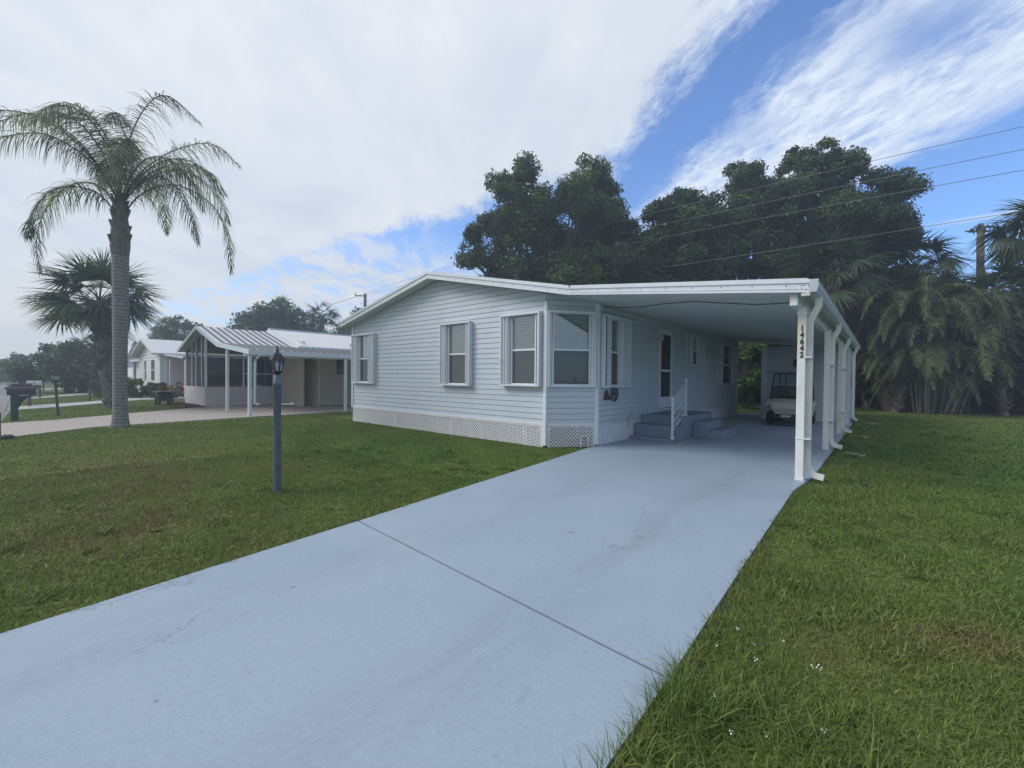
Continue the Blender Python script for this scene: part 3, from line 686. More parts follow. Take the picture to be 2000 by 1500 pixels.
# roof
mb=MB()
for sx,ex in ((-13.92,XR),(-4.77,XR)):
    zt0=rooftop(sx); poly=[(sx,7.35,zt0),(ex,7.35,RT),(ex,7.35,RT-.15),(sx,7.35,zt0-.15)]; mb.ext(poly,(0,13.7,0))
rfm=mb.build('roof',ROOFW,house)
mb=MB()
for sx in (-13.92,-4.76):
    z0=rooftop(sx)
    mb.ext([(sx,7.33,z0-.055),(XR,7.33,RT-.055),(XR,7.33,RT-.175),(sx,7.33,z0-.175)],(0,.018,0))
    mb.ext([(sx,7.31,z0+.012),(XR,7.31,RT+.012),(XR,7.31,RT-.06),(sx,7.31,z0-.06)],(0,.038,0))
mb.ext([(-13.92,7.34,rooftop(-13.92)+.01),(-13.99,7.34,rooftop(-13.92)-.0),(-13.99,7.34,rooftop(-13.92)-.09),(-13.92,7.34,rooftop(-13.92)-.13)],(0,13.7,0))
mb.build('fascia',TRIM,rfm)
def screw(x,z,y,par,r=.008):
    m=MB(); m.lathe([(0,-.006),(r*.8,-.005),(r,.0)],8,(x,y,z),'y'); m.build('screw',SCREW,par)
for k in range(14):
    xx=-9.05+k*.31; z=rooftop(xx); screw(xx,z-.10,7.33,rfm,.009)
    if k%2: screw(xx+.14,z-.035,7.31,rfm)
# ------------------------------------------------------------------ carport
cp=thing('carport','white flat roofed carport with gutter and box posts beside the mobile home','carport',(-.93,7.75,0))
CY0,CY1=7.35,22.2
def ctop(x): return 3.345+(x+4.77)*(-.1045)
mb=MB(); 
mb.ext([(-4.75,CY0,ctop(-4.75)),(-.80,CY0,ctop(-.80)),(-.80,CY0,ctop(-.80)-.07),(-4.75,CY0,ctop(-4.75)-.07)],(0,CY1-CY0,0))
cr=mb.build('roof_panel',ROOFW,cp)
mb=MB(); y=CY0+.02     # ribbed pan ceiling
while y<CY1-.3:
    za,zb=ctop(-4.80)-.07,ctop(-.84)-.07
    for (y0,y1,dz) in ((y,y+.26,.055),(y+.26,y+.30,.035)):
        mb.add([(-4.80,y0,za-dz),(-.84,y0,zb-dz),(-.84,y1,zb-dz),(-4.80,y1,za-dz)],[(0,1,2,3)])
        mb.add([(-4.80,y0,za-dz),(-.84,y0,zb-dz),(-.84,y0,zb-dz+.022),(-4.80,y0,za-dz+.022)],[(0,1,2,3)])
    mb.add([(-4.80,y+.26,za-.055),(-.84,y+.26,zb-.055),(-.84,y+.26,zb-.035),(-4.80,y+.26,za-.035)],[(0,1,2,3)])
    y+=.30
mb.build('pan_ceiling',CEIL,cr)
mb=MB(); za,zb=ctop(-4.76),ctop(-.79)
mb.ext([(-4.76,7.328,za-.055),(-.79,7.328,zb-.055),(-.79,7.328,zb-.19),(-4.76,7.328,za-.175)],(0,.02,0))
mb.ext([(-4.80,7.31,za+.012),(-.83,7.31,zb+.012),(-.79,7.31,zb-.02),(-.79,7.31,zb-.06),(-4.76,7.31,za-.06)],(0,.038,0))
mb.ext([(-4.76,7.322,za-.125),(-.79,7.322,zb-.135),(-.79,7.322,zb-.145),(-4.76,7.322,za-.135)],(0,.006,0))
mb.build('front_fascia',TRIM,cr)
mb=MB(); mb.box(-.895,-.79,7.318,7.345,zb-.235,zb-.19); cc=mb.build('fascia_corner_cap',CREAM,cr)
for k in range(9): x=-4.6+k*.44; screw(x,ctop(x)-.095,7.328,cr,.009)
for x,z in ((-4.74,-.08),(-4.70,-.13),(-4.74,-.15),(-4.69,-.09),(-.86,-.09),(-.81,-.075),(-.81,-.11),(-.89,-.13),(-.84,-.15),(-.89,-.09)): screw(x,ctop(x)+z,7.328,cr)
mb=MB(); zz=ctop(-.79)
mb.ext([(-.80,7.30,zz-.01),(-.70,7.30,zz-.015),(-.685,7.30,zz-.03),(-.70,7.30,zz-.05),(-.69,7.30,zz-.10),(-.715,7.30,zz-.19),(-.80,7.30,zz-.19)],(0,CY1-7.30,0)); mb.build('gutter',paint('gutter_grey_white',(.50,.54,.60),.4,.1,3,dirt=.3),cp)
mb=MB(); mb.bbox(-1.045,-.945,7.42,CY1-.2,2.585,2.745,.006); mb.build('beam',POSTW,cp)
def ft(txt,size):
    cu=bpy.data.curves.new('digits','FONT'); cu.body=txt; cu.size=size; cu.align_x='CENTER'; cu.extrude=.004; cu.offset=.0035
    ob=bpy.data.objects.new('digits',cu); COL.objects.link(ob); bpy.context.view_layer.update()
    dg=bpy.context.evaluated_depsgraph_get(); me=bpy.data.meshes.new_from_object(ob.evaluated_get(dg)); bpy.data.objects.remove(ob); return me
for i,y in enumerate((7.75,11.68,15.53)):
    m=MB(); m.bbox(-.985,-.878,y,y+.10,0,2.60,.006); m.box(-.992,-.871,y-.004,y+.104,2.50,2.53); 
    m.box(-.991,-.872,y-.004,y+.104,.001,.045)
    po=m.build('post',POSTW,cp)
    if i==0:
        m=MB(); m.box(-.984,-.879,7.7475,7.7499,1.86,2.50); hs=m.build('plate_strip',paint('yellowed_white',(.70,.68,.60),.5,.08,6),po); hs['label']='yellowed strip behind the house number'
        for k,ch in enumerate('14642'):
            me=ft(ch,.118); me.transform(Matrix.Translation((-.926,7.744,2.245-k*.099))@Matrix.Rotation(PI/2,4,'X')@Matrix.Scale(.80,4,(1,0,0)))
            o=link(me,'house_number',INK,po); o['label']='black house number digit '+ch+' in the column 14642'
    m=MB(); yc=y+.16
    m.sweep([(-.745,yc,2.76),(-.745,yc,2.62),(-.845,yc,2.40),(-.845,yc,.22),(-.815,yc,.12),(-.75,yc,.075),(-.64,yc,.055)],.085,.065)
    if i==1:
        for k in range(7): m.bar((-.755-.012*k,yc,2.63-.03*k),(-.758-.012*k,yc,2.62-.03*k),.10,.08,(0,1,0))
    m.build('downspout',SPOUT,cp)
    for z in (1.84,.62): m=MB(); m.box(-.99,-.80,y-.006,yc+.036,z,z+.02); m.build('strap',TRIM,cp)
m=MB(); yc=20.1
m.sweep([(-.745,yc,2.76),(-.75,yc,2.61),(-.80,yc,2.42),(-.80,yc,.25),(-.76,yc,.13),(-.66,yc,.09)],.08,.065); m.build('downspout',SPOUT,cp)
pts=[(-4.80,8.75,3.13)]+[(-4.8+3.75*t,8.75-.6*t,3.13-.37*t+.0-.045*math.sin(t*9)) for t in (.12,.25,.4,.55,.7,.85,1)]
m=MB(); m.tube(pts,.009,5); m.build('ceiling_cable',BLACK,cp)
# ------------------------------------------------------------------ shed at the end of the carport
sh=thing('storage_shed','lap sided storage shed closing the back of the carport','shed',(-2.2,19.0,0))
siding('front_wall',frame((-3.52,19.0,0),(1,0),(0,-1)),.03,2.78,lambda z:(0,2.6),[],SID,sh)
siding('side_wall',frame((-.92,19.0,0),(0,1),(1,0)),.03,2.72,lambda z:(0,4.6),[(2.0,2.9,1.25,2.3)],SID,sh)
mb=MB(); mb.box(-3.52,-3.45,19.02,23.5,0,2.8); mb.box(-3.5,-.95,23.45,23.5,0,2.7); mb.build('rear_wall',SID,sh)
mb=MB(); mb.box(-3.56,-3.38,18.96,19.0,0,2.78); mb.build('corner_trim',TRIM,sh)
mb=MB(); mb.box(-.96,-.885,18.95,19.06,0,2.68); mb.box(-.935,-.90,19.06,19.75,0,2.68); mb.build('corner_trim',TRIM,sh)
mb=MB(); mb.box(-.96,-.93,21.0,21.9,1.25,2.3); mb.build('window',DKWIN,sh)
w_=MB()
for k in range(14):
    z=2.3-k*.076; w_.bar((-.92,21.0,z),(-.92,21.9,z),.004,.004); w_.add([(-.92,21.0,z),(-.92,21.9,z),(-.80,21.9,z-.05),(-.80,21.0,z-.05)],[(0,1,2,3)])
w_.build('jalousie_slats',SHUT,sh)
mb=MB(); mb.box(-2.52,-2.36,18.965,18.99,2.0,2.28); mb.build('electric_box',BLACK,sh)
# ------------------------------------------------------------------ steps
st=thing('porch_steps','blue grey painted concrete steps up to the side door','steps',(-4.3,10.9,0))
m=MB(); m.bbox(-4.83,-3.74,10.22,10.46,0,.075,.01); m.bbox(-4.83,-3.74,10.46,10.9,0,.36,.012); m.build('lower_step',STEPC,st)
m=MB(); m.bbox(-4.83,-3.74,10.902,13.3,0,.575,.012); m.build('landing',STEPC,st)
m=MB(); m.bbox(-3.73,-3.38,11.62,12.9,0,.42,.012); m.build('upper_side_step',STEPC,st)
m=MB(); m.bbox(-3.378,-3.02,11.60,12.9,0,.215,.012); m.build('lower_side_step',STEPC,st)
hx=-3.80
m=MB(); m.bbox(hx-.025,hx+.025,10.33,10.38,.09,1.06,.006); m.lathe([(.055,.075),(.05,.10),(.03,.14)],8,(hx,10.355,0)); m.lathe([(.036,1.055),(.04,1.07),(.02,1.10),(0,1.11)],8,(hx,10.355,0)); hr=m.build('handrail',SHUT,st)
m=MB(); m.bbox(hx-.025,hx+.025,11.25,11.30,.60,1.50,.006); m.lathe([(.05,.578),(.03,.63)],8,(hx,11.275,0)); m.lathe([(.036,1.495),(.02,1.54),(0,1.55)],8,(hx,11.275,0)); m.build('newel_post',SHUT,hr)
m=MB(); m.bar((hx,10.38,1.0),(hx,11.25,1.42),.045,.035); m.build('top_rail',SHUT,hr)
m=MB(); m.bar((hx,10.38,.27),(hx,11.25,.70),.04,.03); m.build('bottom_rail',SHUT,hr)
for k in range(7):
    t=(k+.7)/7.4; y=10.38+.87*t; a=.27+.43*t;b=1.0+.42*t; m=MB(); N=14
    pts=[(hx+.013*math.cos(q*1.6),y+.013*math.sin(q*1.6),a+(b-a)*q/N) for q in range(N+1)]; m.tube(pts,.011,4); m.build('baluster',SHUT,hr)
# wall ornament
wo=thing('wall_ornament','round openwork metal wheel with small brown hat shape on the side wall','wall ornament',(-4.83,9.3,1.14))
m=MB(MS); s=sd(9.36); zc=1.14; n=26; rr=.165
m.tube([(s+rr*math.cos(2*PI*k/n),.04,zc+rr*math.sin(2*PI*k/n)) for k in range(n+1)],.016,6,cap=False)
for k in range(6):
    a=2*PI*k/6+.5; m.tube([(s+.04*math.cos(a),.04,zc+.04*math.sin(a)),(s+.10*math.cos(a+.45),.04,zc+.10*math.sin(a+.45)),(s+rr*math.cos(a),.04,zc+rr*math.sin(a))],.010,5)
    m.tube([(s+.10*math.cos(a+.45)+.02*math.cos(q),.04,zc+.10*math.sin(a+.45)+.02*math.sin(q)) for q in (0,1.5,3,4.5,6.3)],.007,5)
m.lathe([(.045,.03),(.045,.05)],10,(s,.0,zc),'y'); m.build('wheel',BRONZE,wo)
m=MB(MS); s=sd(8.98); poly=[(s-.10,0.0)]+[(s+.085*math.cos(t)*(-1),.06+.15*math.sin(t)) for t in np.linspace(.25,PI-.25,9)]+[(s+.19,.03),(s+.19,-.02),(s-.11,-.02)]
m.ext([(a,.03,1.03+b) for a,b in poly],(0,.02,0)); m.build('hat_shape',paint('ornament_brown',(.07,.035,.04),.6,.2,20),wo)
# black bag / valve at landing edge
# ------------------------------------------------------------------ splash blocks
for k,(x,y,r,l) in enumerate(((-.45,11.42,-.5,'pale splash block in the grass below the second downspout'),(-.45,15.2,-.5,'pale splash block in the grass below the third downspout'),(-.3,20.2,-.4,'pale splash block in the grass below the farthest downspout'))):
    t=thing('splash_block',l,'splash block',(x,y,-.03),'splash blocks under the downspouts',r)
    m=MB(Matrix.Scale(.62,4)); m.ext([(-.28,-.10,0),(.30,-.17,0),(.30,.17,0),(-.28,.10,0)],(0,0,.03)); m.ext([(-.28,-.10,.03),(.30,-.17,.03),(.30,-.145,.03),(-.28,-.08,.03)],(0,0,.025)); m.ext([(-.28,.08,.03),(.30,.145,.03),(.30,.17,.03),(-.28,.10,.03)],(0,0,.025)); m.build('block',SPLASH,t,local=True)
# ------------------------------------------------------------------ golf cart
gc=thing('golf_cart','cream white golf cart with dark roof struts parked under the carport','golf cart',(-2.37,17.6,0))
cx=-2.37
def exx(mb,prof,x0,x1,mi=0): mb.ext([(x0,y,z) for y,z in prof],(x1-x0,0,0),mi)
m=MB()
exx(m,[(16.50,.52),(16.47,.60),(16.50,.70),(16.62,.80),(16.85,.87),(17.12,.90),(17.16,.86),(17.12,.60),(17.05,.52)],cx-.42,cx+.42)
exx(m,[(16.56,.57),(16.54,.68),(16.64,.78),(16.86,.845),(17.12,.875),(17.16,.83),(17.14,.30),(17.10,.30),(17.08,.48),(16.98,.60),(16.80,.63)],cx-.585,cx-.42)
exx(m,[(16.56,.57),(16.54,.68),(16.64,.78),(16.86,.845),(17.12,.875),(17.16,.83),(17.14,.30),(17.10,.30),(17.08,.48),(16.98,.60),(16.80,.63)],cx+.42,cx+.585)
exx(m,[(16.56,.40),(16.54,.52),(17.0,.52),(17.0,.36)],cx-.34,cx+.34)
body=m.build('front_cowl',CARTW,gc)
for s in (-1,1):
    m=MB(); x=cx+s*.50; m.box(x-.055,x+.055,16.515,16.54,.60,.69); m.build('headlight_bezel',BLACK,body)
for s in (-1,1):
    m=MB(); m.lathe([(.0,-.006),(.032,-.004),(.034,.02)],10,(cx+s*.475,16.51,.645),'y'); m.lathe([(.0,-.006),(.026,-.004),(.028,.02)],10,(cx+s*.535,16.515,.645),'y'); m.build('headlight',CHROME,gc)
m=MB(); m.bbox(cx-.40,cx+.40,16.42,16.50,.27,.37,.02); m.box(cx-.25,cx-.12,16.50,16.6,.24,.4); m.box(cx+.12,cx+.25,16.50,16.6,.24,.4); m.build('bumper',BLACK,gc)
m=MB(); m.bbox(cx-.14,cx+.14,16.40,16.42,.30,.39,.004); m.build('front_plate',CHROME,gc)
m=MB(); exx(m,[(17.82,.30),(17.86,.62),(17.95,.74),(18.25,.80),(18.62,.76),(18.80,.62),(18.84,.50),(18.66,.54),(18.52,.60),(18.28,.60),(18.10,.50),(18.02,.32)],cx-.59,cx-.40); exx(m,[(17.82,.30),(17.86,.62),(17.95,.74),(18.25,.80),(18.62,.76),(18.80,.62),(18.84,.50),(18.66,.54),(18.52,.60),(18.28,.60),(18.10,.50),(18.02,.32)],cx+.40,cx+.59); m.box(cx-.40,cx+.40,17.9,18.8,.30,.70); m.build('rear_body',CARTW,gc)
m=MB(); m.box(cx-.56,cx+.56,17.10,17.85,.27,.32); m.box(cx-.35,cx+.35,16.8,18.7,.22,.28); m.build('floor',BLACK,gc)
m=MB(); m.bbox(cx-.52,cx+.52,17.78,18.25,.74,.86,.03); m.build('seat',CARTSEAT,gc)
m=MB(); m.bbox(cx-.50,cx+.50,18.24,18.34,.92,1.22,.035); m.build('backrest',CARTSEAT,gc)
m=MB(); m.box(cx-.53,cx+.53,18.34,18.60,.74,.98); m.tube([(cx-.54,17.9,.86),(cx-.54,17.92,1.0),(cx-.54,18.3,1.02)],.015,6); m.tube([(cx+.54,17.9,.86),(cx+.54,17.92,1.0),(cx+.54,18.3,1.02)],.015,6); m.build('bag_well',BLACK,gc)
m=MB()
for s in (-1,1):
    m.bar((cx+s*.55,17.06,.86),(cx+s*.46,17.22,1.74),.035,.035); m.bar((cx+s*.53,18.60,.80),(cx+s*.48,18.42,1.74),.035,.035); m.bar((cx+s*.53,18.5,1.25),(cx+s*.53,17.95,1.25),.02,.02)
m.bar((cx-.46,17.22,1.73),(cx+.46,17.22,1.73),.04,.04); m.bar((cx-.50,17.14,1.30),(cx+.50,17.14,1.30),.03,.03); m.bar((cx-.12,17.15,1.30),(cx-.10,17.22,1.72),.03,.03); m.bar((cx-.54,17.06,.88),(cx+.54,17.06,.88),.03,.03); m.build('roof_struts',BLACK,gc)
m=MB(); m.bbox(cx-.60,cx+.60,16.95,18.72,1.755,1.80,.02); m.bbox(cx-.50,cx+.50,17.05,18.6,1.80,1.825,.012); m.build('cart_roof',CARTG,gc)
m=MB(); m.add([(cx-.54,17.06,.89),(cx+.54,17.06,.89),(cx+.50,17.135,1.30),(cx-.50,17.135,1.30)],[(0,1,2,3)]); w=m.build('lower_windshield',meshscreen('dark_interior_pane',(.02,.02,.025),.75),gc)  # pane blackened by colour to imitate the dark cart interior behind it
m=MB(); m.add([(cx-.50,17.145,1.31),(cx+.50,17.145,1.31),(cx+.46,17.215,1.72),(cx-.46,17.215,1.72)],[(0,1,2,3)]); m.build('upper_windshield',GLASSC,gc)
m=MB(); m.tube([(cx-.25,17.15,.85),(cx-.25,17.45,1.02)],.018,6); m.tube([(cx-.25+.16*math.cos(a),17.47+.05*math.sin(a),1.03+.15*math.sin(a)) for a in np.linspace(0,2*PI,16)],.013,6,cap=False); m.build('steering_wheel',BLACK,gc)
for s,y in ((-1,16.88),(1,16.88),(-1,18.40),(1,18.40)):
    m=MB(); x=cx+s*.50; m.lathe([(.12,-.085),(.20,-.09),(.228,-.06),(.232,0),(.228,.06),(.20,.09),(.12,.085)],20,(x,y,.232),'x'); wl=m.build('wheel',TIRE,gc)
    m=MB(); m.lathe([(.0,.03),(.04,.07),(.10,.06),(.125,.086),(.13,.06)] if s>0 else [(.0,-.03),(.04,-.07),(.10,-.06),(.125,-.086),(.13,-.06)],14,(x,y,.232),'x'); m.build('rim',CHROME,wl)
# ------------------------------------------------------------------ lamp post
lx,ly=-5.976,2.292
lp=thing('lamp_post','dark grey garden lamp post with glass lantern standing on the lawn','lamp post',(lx,ly,-.03))
m=MB(); m.lathe([(.046,-.03),(.046,.4),(.045,1.36),(.052,1.37),(.052,1.41),(.045,1.42),(.046,1.50),(.03,1.51)],16,(lx,ly,0)); m.build('post',LAMPG,lp)
m=MB(); e=Vector((.35,.93,0)).normalized(); p=Vector((lx,ly,1.12)); m.tube([p+e*.03,p+e*.17],.014,6); m.tube([p+e*.155,p+e*.19],.022,8); m.build('crossbar',CHROME,lp)
m=MB()
m.lathe([(.022,1.50),(.03,1.52),(.06,1.545),(.062,1.56),(.02,1.565)],12,(lx,ly,0))
for k in range(6):
    a=2*PI*k/6; m.bar((lx+.052*math.cos(a),ly+.052*math.sin(a),1.555),(lx+.078*math.cos(a),ly+.078*math.sin(a),1.70),.010,.010)
m.lathe([(.080,1.695),(.094,1.695),(.095,1.705),(.068,1.75),(.04,1.79),(.02,1.80),(.014,1.82),(.018,1.835),(.009,1.85),(.004,1.895),(0,1.90)],6,(lx,ly,0),sm=False); la=m.build('lantern',BLACK,lp)
m=MB()
for k in range(6):
    a=2*PI*k/6;b=2*PI*(k+1)/6; m.add([(lx+.050*math.cos(a),ly+.050*math.sin(a),1.562),(lx+.050*math.cos(b),ly+.050*math.sin(b),1.562),(lx+.077*math.cos(b),ly+.077*math.sin(b),1.695),(lx+.077*math.cos(a),ly+.077*math.sin(a),1.695)],[(0,1,2,3)])
m.build('lantern_glass',GLASSL,la)
m=MB(); m.lathe([(.012,1.56),(.012,1.60),(.024,1.63),(.020,1.66),(0,1.68)],8,(lx,ly,0)); m.build('bulb',paint('bulb_white',(.8,.8,.78),.3,.05),la)
# ------------------------------------------------------------------ neighbour with screened porch and metal carport
nb=thing('neighbour_house','beige neighbour home with screened front porch and ribbed metal carport roof','house',(-23.5,6.1,0))
YN=6.1
m=MB(); m.box(-27.75,-24.3,YN,YN+.15,0,.92); m.box(-24.45,-24.3,YN+.15,9.2,0,.92); m.box(-27.75,-27.6,YN+.15,12,0,.92); m.build('knee_wall',STUC,nb)
for x in (-27.72,-26.6,-25.9,-24.95,-24.36):
    m=MB(); w=.035 if x not in (-27.72,-24.36) else .05; m.box(x-w,x+w,YN+.02,YN+.10,.92,min(3.5,3.66-.285*abs(x+24.5)+(0 if x<-24.5 else .0))); m.build('porch_post',NTRIM,nb)
for y in (7.75,9.15): m=MB(); m.box(-24.42,-24.34,y-.035,y+.035,.92,3.4); m.build('porch_post',NTRIM,nb)
m=MB(); m.box(-26.6,-25.9,YN+.02,YN+.08,2.5,2.54); m.build('porch_rail',NTRIM,nb)
m=MB(); m.box(-24.42,-24.34,7.8,9.15,1.55,1.6); m.build('porch_rail',NTRIM,nb)
m=MB(); m.add([(-27.7,YN+.05,.92),(-24.4,YN+.05,.92),(-24.4,YN+.05,3.55),(-24.5,YN+.05,3.6),(-27.7,YN+.05,2.72)],[(0,1,2,3,4)]); m.add([(-24.38,YN+.1,.92),(-24.38,9.2,.92),(-24.38,9.2,3.4),(-24.38,YN+.1,3.5)],[(0,1,2,3)]); m.build('porch_screen',PORCHS,nb)
m=MB(); m.box(-27.7,-24.4,9.3,9.4,0,3.3); m.build('porch_back_wall',BEIGE,nb)
m=MB(); m.box(-27.0,-26.1,9.24,9.3,1.0,2.3); m.build('porch_window',DKWIN,nb)
m=MB(); m.box(-25.6,-24.9,9.24,9.3,.2,2.3); m.build('porch_door',DKWIN,nb)
def nbz(x): return 3.78-.293*(-24.5-x) if x<-24.5 else (3.78-.30*(x+24.5) if x<-21.4 else 2.85-.115*(x+21.4))
XL=-27.95
prof=[XL,-24.5,-21.4,-17.75]
m=MB()
for a,b in zip(prof[:-1],prof[1:]):
    y1=14 if b>-21.3 else 9.6
    m.ext([(a,5.8,nbz(a)),(b,5.8,nbz(b)),(b,5.8,nbz(b)-.10),(a,5.8,nbz(a)-.10)],(0,y1-5.8,0))
nr=m.build('roof',NROOF,nb)
m=MB(); y=6.05
while y<14:
    for a,b in ((-24.45,-21.4),(-21.4,-17.85)):
        if b<-21 and y>9.5: continue
        z0,z1=nbz(a+.001),nbz(b-.001); m.bar((a,y,z0+.012),(b,y,z1+.012),.085,.035)
    if y<9.5: m.bar((-24.55,y,nbz(-24.55)+.012),(XL,y,nbz(XL)+.012),.085,.035)
    y+=.30
m.build('roof_rib',NRIB,nr)
m=MB()
for a,b in zip(prof[:-1],prof[1:]): m.ext([(a,5.78,nbz(a)+.02),(b,5.78,nbz(b)+.02),(b,5.78,nbz(b)-.15),(a,5.78,nbz(a)-.15)],(0,.02,0))
m.box(-17.75,-17.66,5.78,14,nbz(-17.75)-.17,nbz(-17.75)+.01); m.build('fascia',NTRIM,nr)
m=MB(); m.box(-17.95,-17.85,5.7,14,2.20,2.29); m.build('carport_beam',NTRIM,nb)
for x,y in ((-20.4,5.9),(-17.75,5.85),(-17.75,9.6)):
    m=MB(); m.box(x-.05,x+.05,y-.05,y+.05,0,nbz(x)-.1 if x<-19 else 2.22); m.build('carport_post',NTRIM,nb)
m=MB(); x=-17.66; m.bar((x-.05,6.2,2.3),(x-.05,6.0,2.05),.07,.06); m.bar((x-.05,6.02,2.1),(x-.05,6.0,.45),.07,.06); m.bar((x-.05,6.0,.47),(x+.12,6.1,.42),.07,.06); m.build('downspout',NTRIM,nb)
# main body
siding('bay_wall',frame((-24.3,9.6,0),(1,0),(0,-1)),.0,2.95,lambda z:(0,1.5),[(.75,1.05,1.65,2.6)],BEIGE,nb,.2,.02)
siding('bay_corner_wall',frame((-22.8,9.6,0),(1.35,.6),(.6,-1.35)),.0,2.95,lambda z:(0,1.477),[],BEIGE,nb,.2,.02)
siding('side_wall',frame((-21.45,10.2,0),(0,1),(1,0)),.0,2.95,lambda z:(0,9),[(.9,1.5,1.6,2.6)],BEIGE,nb,.2,.02)
m=MB(); m.box(-23.6,-23.2,9.62,9.66,1.6,2.65); m.build('window',DKWIN,nb)
m=MB(); m.box(-21.5,-21.46,11.05,11.75,1.55,2.65); m.build('window',DKWIN,nb)
m=MB(); m.box(-22.85,-22.75,9.57,9.67,0,2.95); m.build('corner_trim',CREAM,nb)
m=MB(); m.box(-21.5,-21.40,10.15,10.25,0,2.95); m.build('corner_trim',CREAM,nb)
m=MB(); m.box(-27.7,-21.5,9.45,9.5,0,3.2); m.build('gable_infill',BEIGE,nb)
def hz(x): return 3.95-.30*abs(x+24.6)
m=MB()
for a,b in ((-28.6,-24.6),(-24.6,-21.0)): m.ext([(a,9.0,hz(a)),(b,9.0,hz(b)),(b,9.0,hz(b)-.14),(a,9.0,hz(a)-.14)],(0,12,0))
hr2=m.build('main_roof',paint('neighbour_flat_roof',(.70,.69,.71),.5,.06,1,dirt=.15),nb)
m=MB(); m.box(-21.02,-20.96,9.0,21,hz(-21)-.14,hz(-21)+.03); m.bar((-24.6,9,3.97),(-24.6,21,3.97),.2,.03); m.ext([(-24.6,8.98,3.97),(-21.0,8.98,hz(-21)+.02),(-21.0,8.98,hz(-21)-.15),(-24.6,8.98,3.80)],(0,.02,0)); m.build('roof_edge',TRIM,hr2)
m=MB(); m.lathe([(.12,0),(.12,.12),(.2,.14),(.2,.2),(0,.22)],8,(-21.8,12.2,hz(-21.8)-.02)); m.build('roof_vent',CHROME,hr2)
# ------------------------------------------------------------------ second neighbour: white gable house with carport
n2=thing('white_neighbour_house','small white lap sided house with white gable roof beyond the screened porch','house',(-42,7,0))
def z2(x): return 4.15-.295*abs(x+42.05)
siding('front_wall',frame((-45.6,7.0,0),(1,0),(0,-1)),.1,4.0,lambda z:(max(0,3.55-(4.0-z)/.295),min(7.3,3.55+(4.0-z)/.295)),[(1.9,2.75,1.05,2.55),(4.5,5.6,1.05,2.55)],WHITEW,n2,.22,.03)
for s0,s1 in ((1.9,2.75),(4.5,5.6)):
    m=MB(frame((-45.6,7.0,0),(1,0),(0,-1))); m.box(s0,s1,-.06,-.04,1.05,2.55); wn=m.build('window',DKWIN,n2)
    m=MB(frame((-45.6,7.0,0),(1,0),(0,-1))); m.box(s0,s1,-.02,.03,1.78,1.85); m.box((s0+s1)/2-.02,(s0+s1)/2+.02,-.02,.03,1.05,2.55); m.build('frame',TRIM,wn)
siding('side_wall',frame((-38.3,7.0,0),(0,1),(1,0)),.1,2.95,lambda z:(0,13),[],WHITEW,n2,.22,.03)
m=MB(); m.ext([(-45.9,6.5,z2(-45.9)),(-42.05,6.5,4.15),(-42.05,6.5,4.03),(-45.9,6.5,z2(-45.9)-.12)],(0,14,0)); m.ext([(-38.1,6.5,z2(-38.1)),(-42.05,6.5,4.15),(-42.05,6.5,4.03),(-38.1,6.5,z2(-38.1)-.12)],(0,14,0)); m.build('roof',NROOF,n2)
m=MB(); m.ext([(-38.1,7.2,2.92),(-33,7.2,2.6),(-33,7.2,2.48),(-38.1,7.2,2.80)],(0,11,0)); c2=m.build('carport_roof',NROOF,n2)
m=MB(); y=7.5
while y<18: m.bar((-38.1,y,2.94),(-33,y,2.62),.12,.05); y+=.6
m.box(-33.02,-32.95,7.15,18,2.42,2.62); m.build('roof_rib',NRIB,c2)
for x,y in ((-33.1,7.3),(-33.1,11),(-38.0,7.3),(-36.9,7.3)):
    m=MB(); m.box(x-.06,x+.06,y-.06,y+.06,0,2.5); m.build('carport_post',NTRIM,n2)
m=MB(); m.box(-38,-33,17.6,17.7,0,2.6); m.build('carport_back_wall',paint('dark_brown_wall',(.12,.10,.10),.8,.1),n2)  # back wall in plain dark brown
# third neighbour: grey roof
n3=thing('grey_roofed_house','grey shingle roofed house with white carport posts half hidden by the palm trunks','house',(-56,9,0))
m=MB(); m.box(-64,-54,9.2,20,0,2.8); m.build('wall',WHITEW,n3)
m=MB(); m.ext([(-64.6,8.6,2.8),(-53.4,8.6,2.8),(-59,8.6,4.7)],(0,12,0)); m.build('roof',GREYR,n3)
m=MB(); m.box(-54.2,-46.2,7.6,18,2.62,2.85); m.build('carport_roof',NROOF,n3)
for x in (-53.6,-50,-46.5): m=MB(); m.box(x-.1,x+.1,7.8,8.0,0,2.65); m.build('carport_post',NTRIM,n3)
fh=thing('distant_house','low dark roofed house at the far end of the road','house',(-190,9,0))
m=MB(); m.box(-200,-178,12,24,0,3.6); m.build('wall',paint('dull_grey_wall',(.25,.24,.25),.8,.1),fh)
m=MB(); m.ext([(-203,10,3.6),(-175,10,3.6),(-180,10,6.4),(-198,10,6.4)],(0,16,0)); m.build('roof',paint('slate_blue_roof',(.12,.12,.19),.8,.1),fh)
